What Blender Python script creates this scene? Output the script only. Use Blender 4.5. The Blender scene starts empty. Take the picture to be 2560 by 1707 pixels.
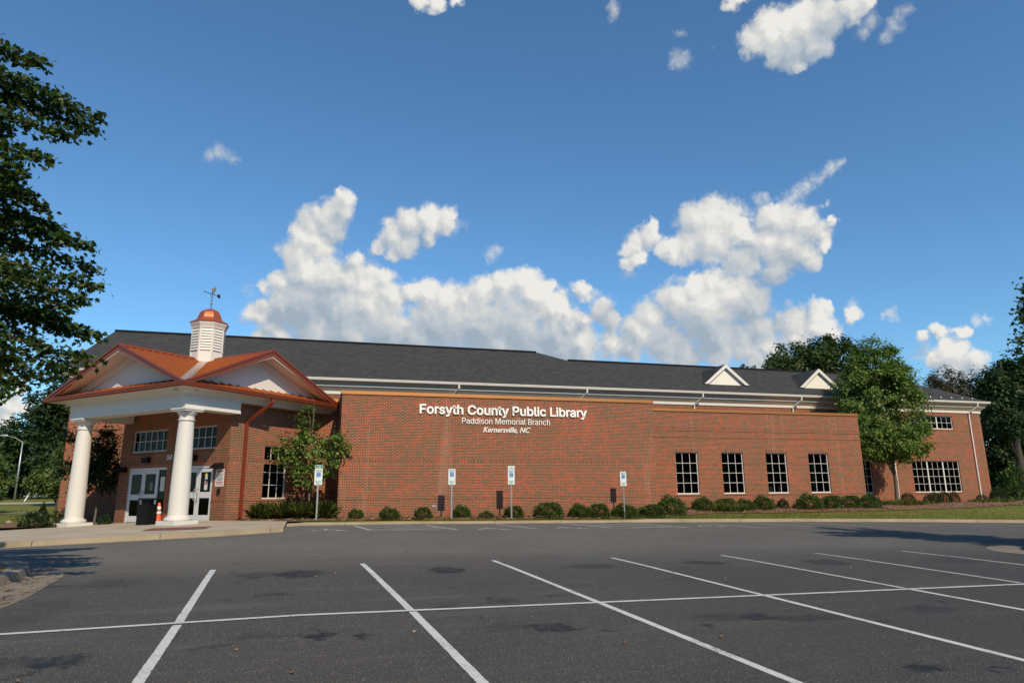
import bpy, math, random
import numpy as np
from mathutils import Vector, Matrix
sc = bpy.context.scene
C = sc.collection
rad = math.radians
S2 = 2 ** .5
# ------------------------------------------------------------------ camera
cam = bpy.data.cameras.new('camera'); cam.lens = 24.0; cam.sensor_width = 36.0; cam.sensor_fit = 'HORIZONTAL'
cam.clip_start = 0.1; cam.clip_end = 4000
PIT, ROL, YAW = rad(12.70), rad(-0.589), rad(73.448)
def _b(v):
    ex = (math.sin(YAW), math.cos(YAW)); ey = (-math.cos(YAW), math.sin(YAW))
    return Vector((v[0]*ex[0]+v[1]*ex[1], v[0]*ey[0]+v[1]*ey[1], v[2]))
_f = Vector((0, math.cos(PIT), math.sin(PIT))); _u = Vector((0, -math.sin(PIT), math.cos(PIT))); _r = Vector((1, 0, 0))
_r2 = math.cos(ROL)*_r + math.sin(ROL)*_u; _u2 = -math.sin(ROL)*_r + math.cos(ROL)*_u
R_, U_, F_ = _b(_r2), _b(_u2), _b(_f)
co = bpy.data.objects.new('camera', cam); C.objects.link(co)
co.matrix_world = Matrix(((R_.x, U_.x, -F_.x, 0), (R_.y, U_.y, -F_.y, 0), (R_.z, U_.z, -F_.z, 1.65), (0, 0, 0, 1)))
sc.camera = co
# ------------------------------------------------------------------ exposure
sc.view_settings.view_transform = 'Standard'; sc.view_settings.look = 'None'
sc.view_settings.exposure = 0.0; sc.view_settings.gamma = 1.0
# ------------------------------------------------------------------ node helpers
class NT:
    def __init__(s, tree): s.t = tree; s.n = tree.nodes; s.l = tree.links
    def new(s, ty, **kw):
        n = s.n.new(ty)
        for k, v in kw.items(): setattr(n, k, v)
        return n
    def put(s, sock, v):
        if hasattr(v, 'links') or isinstance(v, bpy.types.NodeSocket): s.l.new(v, sock)
        else: sock.default_value = v
    def m(s, op, a, b=None, c=None, clamp=False):
        n = s.n.new('ShaderNodeMath'); n.operation = op; n.use_clamp = clamp
        s.put(n.inputs[0], a)
        if b is not None: s.put(n.inputs[1], b)
        if c is not None: s.put(n.inputs[2], c)
        return n.outputs[0]
    def v(s, op, a, b=None, scale=None):
        n = s.n.new('ShaderNodeVectorMath'); n.operation = op
        s.put(n.inputs[0], a)
        if b is not None: s.put(n.inputs[1], b)
        if scale is not None: s.put(n.inputs['Scale'], scale)
        return n.outputs['Value'] if op in ('DISTANCE', 'LENGTH', 'DOT_PRODUCT') else n.outputs['Vector']
    def noise(s, vec, scale, detail=4, rough=.55, dist=0, col=False):
        n = s.n.new('ShaderNodeTexNoise'); s.put(n.inputs['Vector'], vec)
        n.inputs['Scale'].default_value = scale; n.inputs['Detail'].default_value = detail
        n.inputs['Roughness'].default_value = rough; n.inputs['Distortion'].default_value = dist
        return n.outputs['Color'] if col else n.outputs[0]
    def ss(s, x, a, b, lo=0.0, hi=1.0):
        n = s.n.new('ShaderNodeMapRange'); n.interpolation_type = 'SMOOTHSTEP'
        s.put(n.inputs[0], x); n.inputs[1].default_value = a; n.inputs[2].default_value = b
        n.inputs[3].default_value = lo; n.inputs[4].default_value = hi
        return n.outputs[0]
    def mix(s, f, a, b, mode='MIX'):
        n = s.n.new('ShaderNodeMix'); n.data_type = 'RGBA'; n.blend_type = mode
        s.put(n.inputs[0], f); s.put(n.inputs[6], col4(a)); s.put(n.inputs[7], col4(b))
        return n.outputs[2]
    def ramp(s, x, stops):
        n = s.n.new('ShaderNodeValToRGB'); s.put(n.inputs[0], x)
        e = n.color_ramp.elements
        while len(e) < len(stops): e.new(.5)
        for i, (p, c) in enumerate(stops): e[i].position = p; e[i].color = col4(c)
        return n.outputs[0]
def col4(c): return (*c, 1.0) if isinstance(c, (tuple, list)) and len(c) == 3 else c
# ------------------------------------------------------------------ world sky with clouds
SUN = Vector((0.17, -1.0, 0.87)).normalized()
SUN_EL = math.asin(SUN.z); SUN_AZ = math.atan2(SUN.x, SUN.y)
world = bpy.data.worlds.new('World'); sc.world = world; world.use_nodes = True
w = NT(world.node_tree); w.n.clear()
SKY_STRENGTH = 0.094
sky = w.new('ShaderNodeTexSky', sky_type='NISHITA', sun_disc=False)
sky.sun_elevation = SUN_EL; sky.sun_rotation = SUN_AZ; sky.altitude = 0; sky.air_density = 1.0; sky.dust_density = 0.2; sky.ozone_density = 2.5
CLOUD_MAIN="0.029 0.913 0.406 0.013;0.023 0.919 0.393 0.019;0.006 0.923 0.385 0.020;-0.011 0.929 0.370 0.021;-0.022 0.937 0.349 0.021;-0.029 0.944 0.328 0.022;-0.007 0.939 0.345 0.028;0.012 0.930 0.368 0.020;-0.018 0.951 0.309 0.026;0.013 0.954 0.300 0.033;0.042 0.953 0.301 0.023;-0.052 0.954 0.294 0.015;-0.072 0.956 0.285 0.011;0.051 0.944 0.325 0.015;0.072 0.952 0.298 0.028;0.093 0.948 0.305 0.017;-0.050 0.964 0.260 0.026;-0.076 0.965 0.250 0.015;-0.015 0.965 0.263 0.039;0.026 0.965 0.260 0.040;0.075 0.964 0.256 0.034;0.103 0.955 0.279 0.026;-0.047 0.974 0.222 0.016;-0.002 0.974 0.228 0.033;0.046 0.973 0.225 0.034;0.107 0.968 0.227 0.035;0.080 0.933 0.350 0.012;0.098 0.926 0.364 0.021;0.121 0.917 0.379 0.020;0.149 0.912 0.383 0.021;0.171 0.908 0.383 0.017;0.103 0.935 0.341 0.011;0.117 0.928 0.354 0.017;0.150 0.920 0.363 0.014;0.134 0.948 0.287 0.017;0.156 0.945 0.286 0.021;0.184 0.943 0.276 0.027;0.212 0.937 0.278 0.024;0.233 0.928 0.291 0.024;0.263 0.918 0.296 0.025;0.290 0.909 0.299 0.023;0.311 0.907 0.283 0.023;0.335 0.905 0.263 0.023;0.356 0.902 0.244 0.020;0.375 0.895 0.240 0.011;0.168 0.954 0.247 0.040;0.230 0.941 0.247 0.047;0.291 0.926 0.241 0.042;0.344 0.913 0.221 0.032;0.144 0.964 0.222 0.035;0.262 0.942 0.210 0.038;0.369 0.885 0.285 0.013;0.397 0.881 0.256 0.019;0.409 0.880 0.242 0.016;0.423 0.840 0.341 0.011;0.434 0.831 0.348 0.016;0.448 0.820 0.357 0.016;0.453 0.812 0.369 0.009;0.427 0.846 0.321 0.011;0.438 0.836 0.331 0.015;0.466 0.817 0.339 0.012;0.479 0.811 0.336 0.018;0.503 0.782 0.368 0.022;0.517 0.771 0.373 0.023;0.533 0.762 0.369 0.024;0.548 0.757 0.356 0.023;0.526 0.778 0.344 0.031;0.502 0.795 0.342 0.021;0.564 0.751 0.343 0.017;0.582 0.728 0.362 0.021;0.597 0.720 0.354 0.025;0.614 0.709 0.346 0.021;0.632 0.701 0.332 0.019;0.641 0.686 0.344 0.008;0.642 0.697 0.318 0.010;0.606 0.728 0.321 0.029;0.584 0.742 0.330 0.023;0.623 0.720 0.306 0.018;0.596 0.747 0.294 0.021;0.558 0.769 0.311 0.022;0.513 0.810 0.283 0.022;0.494 0.827 0.266 0.029;0.532 0.796 0.288 0.020;0.554 0.789 0.266 0.031;0.526 0.814 0.246 0.042;0.574 0.779 0.252 0.029;0.464 0.851 0.245 0.027;0.445 0.866 0.228 0.023;0.434 0.877 0.205 0.020;0.483 0.851 0.209 0.034;0.544 0.813 0.209 0.036;0.590 0.778 0.216 0.023;0.620 0.752 0.224 0.022;0.644 0.729 0.232 0.017;0.651 0.719 0.243 0.008;0.642 0.735 0.221 0.017;0.675 0.702 0.227 0.012;0.583 0.792 0.183 0.025;0.525 0.809 0.265 0.026;0.621 0.756 0.207 0.019;0.653 0.727 0.211 0.016;0.568 0.798 0.202 0.025;0.504 0.843 0.189 0.026;0.411 0.887 0.210 0.019;0.596 0.780 0.193 0.022;-0.073 0.962 0.263 0.011;-0.059 0.970 0.235 0.016;-0.070 0.973 0.219 0.012;-0.041 0.977 0.207 0.020;0.371 0.904 0.214 0.025;0.347 0.914 0.209 0.025;0.757 0.627 0.186 0.009;0.742 0.643 0.188 0.010;0.730 0.658 0.185 0.009;0.752 0.639 0.160 0.018;0.741 0.653 0.157 0.012;0.767 0.625 0.147 0.015;0.756 0.640 0.138 0.020;0.106 0.770 0.629 0.014;0.129 0.768 0.628 0.012;0.153 0.760 0.632 0.009;0.517 0.645 0.563 0.018;0.528 0.631 0.569 0.021;0.545 0.620 0.565 0.025;0.563 0.605 0.562 0.027;0.580 0.587 0.565 0.023;0.596 0.568 0.567 0.019;0.608 0.553 0.569 0.014;0.558 0.625 0.545 0.022;0.577 0.610 0.544 0.019;0.541 0.636 0.549 0.018;0.568 0.631 0.528 0.009;0.486 0.631 0.605 0.012;-0.341 0.933 0.112 0.012;-0.325 0.939 0.111 0.009;-0.343 0.935 0.094 0.011;-0.334 0.933 0.130 0.008"
CLOUD_WISP="0.238 0.909 0.341 0.008;0.247 0.905 0.345 0.006;-0.128 0.891 0.435 0.008;-0.140 0.893 0.428 0.007;-0.116 0.895 0.430 0.005;0.604 0.698 0.385 0.007;0.608 0.691 0.390 0.006;0.613 0.683 0.396 0.006;0.618 0.675 0.403 0.006;0.622 0.669 0.407 0.005;0.628 0.662 0.410 0.006;0.634 0.653 0.414 0.005;0.599 0.706 0.379 0.008;0.707 0.671 0.222 0.005;0.712 0.665 0.226 0.003;0.703 0.677 0.219 0.003;0.354 0.703 0.617 0.007;0.352 0.708 0.612 0.005;0.444 0.701 0.558 0.008;0.449 0.694 0.563 0.004;0.434 0.688 0.582 0.005;0.442 0.686 0.578 0.003;0.641 0.548 0.537 0.007;0.647 0.532 0.547 0.006;0.638 0.557 0.532 0.006;0.644 0.539 0.542 0.005;0.564 0.805 0.185 0.011;0.774 0.601 0.200 0.004;0.474 0.676 0.564 0.003;0.440 0.709 0.552 0.004;0.617 0.570 0.543 0.007;0.620 0.559 0.550 0.007;0.236 0.913 0.333 0.004;-0.088 0.957 0.278 0.008;-0.098 0.957 0.274 0.004;-0.091 0.966 0.243 0.007;-0.065 0.974 0.216 0.008;0.186 0.907 0.378 0.009;0.175 0.902 0.395 0.006;0.074 0.937 0.342 0.006;0.381 0.881 0.280 0.008;0.357 0.887 0.292 0.004;0.399 0.877 0.268 0.009;0.426 0.851 0.307 0.007;0.565 0.729 0.386 0.006;0.570 0.724 0.389 0.004;0.635 0.680 0.367 0.004;0.629 0.687 0.364 0.003;0.673 0.700 0.239 0.006;-0.086 0.966 0.245 0.008;0.767 0.610 0.198 0.006;0.730 0.662 0.170 0.007"
CLOUD_BRIGHT="0.287 0.910 0.299 0.022;0.309 0.906 0.288 0.019;0.263 0.917 0.299 0.019;0.156 0.945 0.288 0.016;0.233 0.929 0.289 0.017;0.184 0.943 0.278 0.015;0.105 0.961 0.256 0.016;0.513 0.808 0.289 0.020;0.510 0.818 0.266 0.018;0.540 0.800 0.263 0.020;0.556 0.777 0.296 0.015;0.523 0.772 0.361 0.017;0.547 0.757 0.357 0.015;0.487 0.807 0.335 0.013;0.434 0.836 0.337 0.015;-0.007 0.947 0.322 0.018;-0.020 0.936 0.352 0.015;0.073 0.955 0.287 0.016;0.146 0.913 0.380 0.015;0.540 0.614 0.575 0.017;0.540 0.625 0.564 0.014;0.554 0.811 0.188 0.014;0.465 0.853 0.237 0.013;0.749 0.640 0.172 0.011;0.755 0.636 0.158 0.012;0.645 0.732 0.219 0.011;0.675 0.702 0.225 0.008;0.204 0.943 0.263 0.019;0.332 0.906 0.262 0.018;-0.086 0.965 0.249 0.008;-0.062 0.957 0.283 0.008;0.455 0.861 0.229 0.015;0.483 0.854 0.193 0.015"
CLOUD_DARK="-0.043 0.968 0.246 0.023;-0.015 0.968 0.251 0.027;-0.019 0.975 0.221 0.018;0.034 0.974 0.224 0.024;0.008 0.964 0.265 0.018;0.231 0.948 0.216 0.038;0.169 0.960 0.222 0.032;0.293 0.933 0.210 0.035;0.341 0.916 0.209 0.025;0.488 0.849 0.202 0.036;0.529 0.823 0.205 0.035;0.567 0.794 0.220 0.028;0.601 0.759 0.250 0.024;0.606 0.743 0.283 0.020;0.579 0.763 0.287 0.017;0.497 0.838 0.226 0.024;0.572 0.619 0.538 0.018;0.586 0.596 0.549 0.017;0.548 0.638 0.541 0.013;0.756 0.641 0.134 0.018;0.559 0.771 0.306 0.014;0.108 0.971 0.215 0.031;0.136 0.925 0.354 0.014;0.032 0.933 0.359 0.016;0.409 0.878 0.249 0.015;0.434 0.877 0.205 0.012"

def parse(s): return [tuple(float(x) for x in it.split()) for it in s.split(';')]
tc = w.new('ShaderNodeTexCoord')
D = w.v('NORMALIZE', tc.outputs['Generated'])
n1 = w.v('SUBTRACT', w.noise(D, 9, 5, .6, col=True), (.5, .5, .5))
n2 = w.v('SUBTRACT', w.noise(D, 34, 5, .62, col=True), (.5, .5, .5))
n3 = w.v('SUBTRACT', w.noise(D, 120, 4, .62, col=True), (.5, .5, .5))
Dw = w.v('ADD', w.v('ADD', w.v('ADD', D, w.v('SCALE', n1, scale=.034)), w.v('SCALE', n2, scale=.030)), w.v('SCALE', n3, scale=.007))
def field(tab, vec, soft=True, grow=1.0):
    acc = None
    for x, y, z, r in tab:
        d = w.v('DISTANCE', vec, (x, y, z))
        f = w.m('MULTIPLY_ADD', d, -1.0 / (r*grow), 1.0)
        if acc is None: acc = w.m('MAXIMUM', f, -2.0)
        elif soft:
            n = w.n.new('ShaderNodeMath'); n.operation = 'SMOOTH_MAX'; w.put(n.inputs[0], acc); w.put(n.inputs[1], f); n.inputs[2].default_value = .25; acc = n.outputs[0]
        else: acc = w.m('MAXIMUM', acc, f)
    return acc
def billow(vec, scale, det=3, rough=.55):
    return w.m('ABSOLUTE', w.m('MULTIPLY_ADD', w.noise(vec, scale, det, rough), 2.0, -1.0))
fine = w.noise(D, 70, 5, .65)
SD = Vector((0.55, -0.25, 0.80)).normalized()
def puff(vec):
    return w.m('ADD', w.m('MULTIPLY', billow(vec, 13, 2), .62), w.m('ADD', w.m('MULTIPLY', billow(vec, 31, 2), .42), w.m('MULTIPLY', billow(vec, 74, 3), .24)))
Dq = w.v('ADD', D, w.v('SCALE', n2, scale=.010))
b0 = puff(Dq); b1 = puff(w.v('ADD', Dq, tuple(SD*.010)))
fm0 = field(parse(CLOUD_MAIN), Dw, grow=1.46)
fl0 = field(parse(CLOUD_MAIN), w.v('ADD', Dw, tuple(SD*.014)), grow=1.46)
fm = w.m('ADD', fm0, w.m('ADD', w.m('MULTIPLY_ADD', b0, .62, -.20), w.m('MULTIPLY_ADD', fine, .36, -.18)))
a_main = w.ss(fm, -.02, .42)
fw_ = w.m('ADD', field(parse(CLOUD_WISP), Dw, grow=2.1), w.m('MULTIPLY_ADD', fine, 1.0, -.55))
a_wisp = w.ss(fw_, -.05, 1.1, 0, .7)
fb = field(parse(CLOUD_BRIGHT), Dw, grow=1.7); fd = field(parse(CLOUD_DARK), Dw, grow=1.8)
sh = w.m('MULTIPLY_ADD', w.m('SUBTRACT', fm0, fl0), .85, .60)
sh = w.m('ADD', sh, w.m('MULTIPLY', w.m('SUBTRACT', b0, b1), .75))
sh = w.m('ADD', sh, w.m('MULTIPLY_ADD', b0, .16, -.05))
sh = w.m('ADD', sh, w.ss(fb, -.25, 1.0, 0, .34))
sh = w.m('SUBTRACT', sh, w.ss(fd, -.35, 1.1, 0, .50), clamp=True)
ccol = w.ramp(sh, [(0, (.40, .49, .59)), (.35, (.56, .62, .68)), (.7, (.76, .77, .76)), (1, (.96, .94, .89))])
hsv = w.new('ShaderNodeHueSaturation'); w.l.new(sky.outputs[0], hsv.inputs['Color']); hsv.inputs['Saturation'].default_value = 1.0; hsv.inputs['Value'].default_value = 1.0
skc = w.mix(1.0, hsv.outputs[0], (.92, 1.37, 1.58), 'MULTIPLY')
bgs = w.new('ShaderNodeBackground'); w.l.new(skc, bgs.inputs[0]); bgs.inputs[1].default_value = SKY_STRENGTH
bgc = w.new('ShaderNodeBackground'); w.l.new(ccol, bgc.inputs[0]); bgc.inputs[1].default_value = .88
al = w.m('MAXIMUM', a_main, a_wisp)
mx = w.new('ShaderNodeMixShader'); w.l.new(al, mx.inputs[0]); w.l.new(bgs.outputs[0], mx.inputs[1]); w.l.new(bgc.outputs[0], mx.inputs[2])
wo = w.new('ShaderNodeOutputWorld'); w.l.new(mx.outputs[0], wo.inputs[0])
# ------------------------------------------------------------------ sun
sl = bpy.data.lights.new('sun', 'SUN'); sl.energy = 4.6; sl.angle = rad(.53); sl.color = (1, .85, .63)
so = bpy.data.objects.new('sun', sl); C.objects.link(so); so.rotation_euler = SUN.to_track_quat('Z', 'Y').to_euler(); so.location = (20, -40, 60)
# ------------------------------------------------------------------ materials
MATS = {}
def mat(name, base=(.5, .5, .5), rough=.7, metal=0.0, spec=.5, fn=None):
    if name in MATS: return MATS[name]
    m = bpy.data.materials.new(name); m.use_nodes = True
    t = NT(m.node_tree); p = t.n['Principled BSDF']
    p.inputs['Base Color'].default_value = col4(base); p.inputs['Roughness'].default_value = rough
    p.inputs['Metallic'].default_value = metal; p.inputs['Specular IOR Level'].default_value = spec
    if fn: fn(t, p)
    MATS[name] = m; return m
def bump(t, p, h, strength=.3, dist=.02):
    b = t.new('ShaderNodeBump'); b.inputs['Strength'].default_value = strength; b.inputs['Distance'].default_value = dist
    t.l.new(h, b.inputs['Height']); t.l.new(b.outputs[0], p.inputs['Normal'])
def vary(c, amt=.25, scale=3.0, det=5):
    def fn(t, p):
        g = t.new('ShaderNodeTexCoord').outputs['Object']
        n = t.noise(g, scale, det, .6)
        t.l.new(t.mix(n, tuple(x*(1-amt) for x in c), tuple(min(1, x*(1+amt)) for x in c)), p.inputs['Base Color'])
    return fn
STAINS = [(-2.83,12.44,.55,.5,.35),(-3.6,12.5,.3,.25,.5),(-.02,12.4,.5,.55,.7),(-.7,12.6,.5,.35,.3),(2.44,12.43,.45,.6,.9),(5.2,12.4,.6,.5,.45),(7.66,12.5,.55,.5,.6),(10.2,12.1,.6,.6,.55),(13.17,11.8,.7,.6,.3),
          (-2.07,7.48,.3,.28,.9),(-2.5,7.6,.45,.25,.4),(.19,7.74,.2,.22,1.0),(.64,7.66,.14,.18,.95),(-.35,7.9,.35,.2,.35),(2.57,9.3,.25,.3,.5),(2.7,7.54,.3,.32,.8),(2.3,7.7,.5,.25,.25),(5.27,7.52,.28,.33,.95),(5.75,7.3,.5,.22,.5),(4.8,7.6,.4,.25,.35),(7.69,7.41,.55,.3,.4),(5.28,5.17,.25,.2,.75),(-.34,10.48,.3,.2,.4),(4.1,10.3,.3,.2,.3),(6.0,10.6,.5,.2,.25),(1.6,24.5,.5,.3,.3),(-3.2,10.2,.5,1.2,.25)]
_r = random.Random(4)
for _x, _y, _a, _b, _s in list(STAINS):
    for _k in range(2): STAINS.append([_x+_r.uniform(-1.0, 1.0), _y+_r.uniform(-.5, .5), _r.uniform(.05, .16), _r.uniform(.04, .12), _r.uniform(.4, 1.0)])
def f_asphalt(t, p):
    g = t.new('ShaderNodeTexCoord').outputs['Object']
    big = t.noise(g, .35, 5, .6); mid = t.noise(g, 2.2, 5, .65); fin = t.noise(g, 60, 3, .7); spk = t.noise(g, 105, 2, .6)
    sx = t.new('ShaderNodeSeparateXYZ'); t.l.new(g, sx.inputs[0])
    lane = t.ss(t.m('ADD', sx.outputs[1], t.m('MULTIPLY_ADD', mid, 1.2, -.6)), 11.5, 16.5)
    c = t.mix(t.ss(big, .3, .7), t.mix(lane, (.022, .022, .022), (.064, .063, .059)), t.mix(lane, (.031, .031, .030), (.082, .080, .076)))
    c = t.mix(t.ss(mid, .35, .75, 0, .35), c, (.034, .033, .032))
    c = t.mix(t.ss(fin, .4, .75, 0, .55), c, (.075, .074, .072))
    c = t.mix(t.ss(spk, .60, .72, 0, .85), c, (.38, .375, .36))
    c = t.mix(t.ss(spk, .27, .42, .75, 0), c, (.012, .012, .012))
    nd = t.v('SUBTRACT', t.noise(g, 4.5, 6, .72, col=True), (.5, .5, .5))
    gd = t.v('ADD', g, t.v('MULTIPLY', nd, (1.1, .75, 0)))
    acc = None
    blot = t.ss(t.noise(g, 6.5, 5, .7), .34, .56, .35, 1.0)
    for x, y, rx, ry, s in STAINS:
        d = t.v('LENGTH', t.v('MULTIPLY', t.v('SUBTRACT', gd, (x, y, 0)), (1/rx, 1/ry, 0)))
        f = t.ss(d, .55, .98, min(1, s*1.25), 0)
        acc = f if acc is None else t.m('MAXIMUM', acc, f)
    acc = t.m('MULTIPLY', t.m('MULTIPLY', acc, blot), .95)
    tr = t.noise(t.v('MULTIPLY', g, (.25, 1.6, 0)), 1.0, 4, .6)
    c = t.mix(t.ss(tr, .52, .75, 0, .28), c, (.11, .108, .10))
    seam = t.ss(t.m('ABSOLUTE', t.m('ADD', t.m('SUBTRACT', sx.outputs[1], 14.35), t.m('MULTIPLY_ADD', mid, .10, -.05))), .008, .028, .6, 0)
    c = t.mix(seam, c, (.018, .018, .018))
    c = t.mix(acc, c, (.008, .008, .008))
    vo = t.new('ShaderNodeTexVoronoi', feature='DISTANCE_TO_EDGE'); t.l.new(t.v('ADD', g, t.v('SCALE', nd, scale=1.2)), vo.inputs['Vector']); vo.inputs['Scale'].default_value = .22
    cr = t.m('MULTIPLY', t.ss(vo.outputs[0], .0, .006, .55, 0), t.ss(big, .45, .6))
    c = t.mix(cr, c, (.018, .018, .02))
    t.l.new(c, p.inputs['Base Color'])
    t.l.new(t.m('MULTIPLY_ADD', acc, -.25, .88), p.inputs['Roughness']); p.inputs['Diffuse Roughness'].default_value = 1.0
    bump(t, p, t.m('ADD', fin, t.m('MULTIPLY', spk, .6)), .35, .01)
M_ASPH = mat('asphalt', rough=.88, spec=.3, fn=f_asphalt)
def f_paint(t, p):
    g = t.new('ShaderNodeTexCoord').outputs['Object']
    n = t.noise(g, 30, 5, .75); n2 = t.noise(g, 2.0, 4, .6)
    k = t.m('ADD', n, t.m('MULTIPLY_ADD', n2, .5, -.25))
    t.l.new(t.mix(t.ss(k, .52, .72), (.52, .52, .51), (.12, .12, .12)), p.inputs['Base Color'])
M_PAINT = mat('worn_white_paint', rough=.8, fn=f_paint)
def f_paint2(t, p):
    g = t.new('ShaderNodeTexCoord').outputs['Object']
    n = t.noise(g, 14, 5, .75)
    t.l.new(t.mix(t.ss(n, .42, .62), (.50, .50, .49), (.14, .14, .135)), p.inputs['Base Color'])
M_PAINT2 = mat('faded_white_paint', rough=.8, fn=f_paint2)
def f_conc(a, b, joint=None):
    def fn(t, p):
        g = t.new('ShaderNodeTexCoord').outputs['Object']
        n = t.noise(g, .9, 6, .65); f = t.noise(g, 35, 3, .6)
        c = t.mix(t.ss(n, .3, .7), a, b)
        c = t.mix(t.ss(f, .5, .8, 0, .35), c, tuple(x*.6 for x in a))
        t.l.new(c, p.inputs['Base Color']); bump(t, p, f, .2, .01)
    return fn
M_CONC = mat('concrete', rough=.9, fn=f_conc((.32, .265, .19), (.41, .35, .265)))
M_CURB = mat('curb_concrete', rough=.9, fn=f_conc((.25, .20, .13), (.33, .27, .185)))
M_CURBD = mat('weathered_kerb', rough=.95, fn=f_conc((.14, .115, .085), (.22, .185, .14)))
M_JOINT = mat('concrete_joint', (.10, .09, .075), .95)
M_YEL = mat('yellow_paint', (.62, .38, .05), .8, fn=vary((.62, .38, .05), .3, 8))
def f_mulch(t, p):
    g = t.new('ShaderNodeTexCoord').outputs['Object']
    n = t.noise(g, 22, 6, .75, 1.5); b = t.noise(g, 1.3, 4, .6)
    c = t.ramp(n, [(.25, (.055, .030, .016)), (.5, (.20, .105, .055)), (.68, (.36, .21, .12)), (.85, (.48, .33, .20))])
    t.l.new(t.mix(t.ss(b, .4, .7, 0, .4), c, (.10, .05, .025)), p.inputs['Base Color']); bump(t, p, n, .9, .06)
M_MULCH = mat('bark_mulch', rough=.95, fn=f_mulch)
def f_grass(t, p):
    g = t.new('ShaderNodeTexCoord').outputs['Object']
    n = t.noise(g, .25, 5, .6); f = t.noise(g, 18, 5, .7); 
    c = t.mix(t.ss(n, .35, .65), (.150, .155, .022), (.20, .19, .036))
    c = t.mix(t.ss(f, .35, .7, .55, 0), c, (.055, .080, .018))
    c = t.mix(t.ss(f, .62, .8, 0, .5), c, (.22, .20, .08))
    t.l.new(c, p.inputs['Base Color']); bump(t, p, f, .8, .05)
M_GRASS = mat('lawn_grass', rough=.9, spec=.2, fn=f_grass)
def f_brick(sold):
    def fn(t, p):
        uv = t.new('ShaderNodeUVMap').outputs[0]
        g = t.new('ShaderNodeTexCoord').outputs['Object']
        b = t.new('ShaderNodeTexBrick'); t.l.new(uv, b.inputs['Vector'])
        b.inputs['Scale'].default_value = 1; b.inputs['Brick Width'].default_value = .2032; b.inputs['Row Height'].default_value = .2032/3
        b.inputs['Mortar Size'].default_value = .0050; b.inputs['Mortar Smooth'].default_value = .15; b.inputs['Bias'].default_value = -.25
        b.offset = 0.0 if sold else .5
        b.inputs['Color1'].default_value = (.0, 0, 0, 1); b.inputs['Color2'].default_value = (1, 1, 1, 1); b.inputs['Mortar'].default_value = (.5, .5, .5, 1)
        sp = t.new('ShaderNodeSeparateColor'); t.l.new(b.outputs['Color'], sp.inputs[0])
        pn = t.noise(g, .55, 4, .6); fn_ = t.noise(g, 9, 3, .6)
        k = t.m('ADD', sp.outputs[0], t.m('MULTIPLY_ADD', pn, 1.1, -.62))
        c = t.ramp(k, [(.0, (.115, .060, .033)), (.25, (.185, .055, .028)), (.45, (.275, .050, .024)), (.8, (.33, .054, .025)), (1, (.39, .075, .034))])
        c = t.mix(t.ss(fn_, .3, .8, 0, .25), c, (.12, .05, .03))
        c = t.mix(b.outputs['Fac'], c, t.mix(pn, (.55, .34, .205), (.66, .42, .26)))
        st = t.noise(t.v('MULTIPLY', g, (1.6, 1.6, .10)), 1.0, 5, .65)
        c = t.mix(t.ss(st, .52, .74, 0, .22), c, (.16, .10, .07))
        c = t.mix(t.ss(st, .30, .42, .16, 0), c, (.50, .34, .24))
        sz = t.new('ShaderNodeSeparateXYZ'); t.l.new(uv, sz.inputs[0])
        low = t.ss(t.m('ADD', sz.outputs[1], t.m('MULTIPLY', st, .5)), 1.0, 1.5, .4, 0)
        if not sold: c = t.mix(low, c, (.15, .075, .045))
        t.l.new(c, p.inputs['Base Color'])
        bump(t, p, t.m('SUBTRACT', 1.0, b.outputs['Fac']), .5, .008)
    return fn
M_BRICK = mat('red_brick', rough=.85, spec=.25, fn=f_brick(False))
M_SOLD = mat('soldier_brick', rough=.85, spec=.25, fn=f_brick(True))
M_WHITE = mat('white_trim', rough=.55, fn=vary((.66, .63, .57), .06, 1.5))
M_WARMSHADE = mat('warm_shade_soffit', rough=.6, fn=vary((.58, .48, .36), .05, 1.5))  # warm bounced shade painted into the colour of the white cornice's sloped bands
M_COLW = mat('white_column_paint', rough=.5, fn=vary((.64, .62, .575), .05, 1.2))
M_DOORW = mat('white_door_paint', rough=.4, fn=vary((.60, .60, .60), .04, 2))
def f_shingle(t, p):
    uv = t.new('ShaderNodeUVMap').outputs[0]
    b = t.new('ShaderNodeTexBrick'); t.l.new(uv, b.inputs['Vector']); b.inputs['Scale'].default_value = 1
    b.inputs['Brick Width'].default_value = .33; b.inputs['Row Height'].default_value = .145; b.inputs['Mortar Size'].default_value = .004; b.inputs['Bias'].default_value = 0
    b.inputs['Color1'].default_value = (.030, .030, .031, 1); b.inputs['Color2'].default_value = (.062, .061, .060, 1); b.inputs['Mortar'].default_value = (.018, .018, .018, 1)
    n = t.noise(t.new('ShaderNodeTexCoord').outputs['Object'], .5, 5, .6)
    t.l.new(t.mix(.65, t.mix(n, (.040, .040, .041), (.058, .057, .056)), b.outputs[0]), p.inputs['Base Color'])
M_SHING = mat('dark_shingle', rough=.95, spec=.15, fn=f_shingle)
M_RIDGE = mat('ridge_vent', (.012, .012, .013), .9, spec=.1)
M_METR = mat('orange_metal_roof', rough=.38, metal=.35, fn=vary((.40, .110, .018), .12, 1.5))
M_METD = mat('rust_red_metal_trim', rough=.42, metal=.25, fn=vary((.235, .048, .018), .1, 2))
M_COPPER = mat('copper_coping', rough=.36, metal=.75, fn=vary((.66, .27, .085), .15, .8))
M_SPOUT = mat('rust_red_spout', rough=.45, metal=.2, fn=vary((.22, .038, .014), .12, 2))
M_VAL = mat('valley_flashing', (.50, .36, .27), .35, metal=.6)
M_BLACK = mat('black_plastic', (.005, .005, .005), .5, spec=.25)
M_IRON = mat('black_iron', (.015, .016, .018), .4, metal=.3)
M_GOLD = mat('gilded_copper', (.55, .30, .08), .35, metal=.8)
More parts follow.
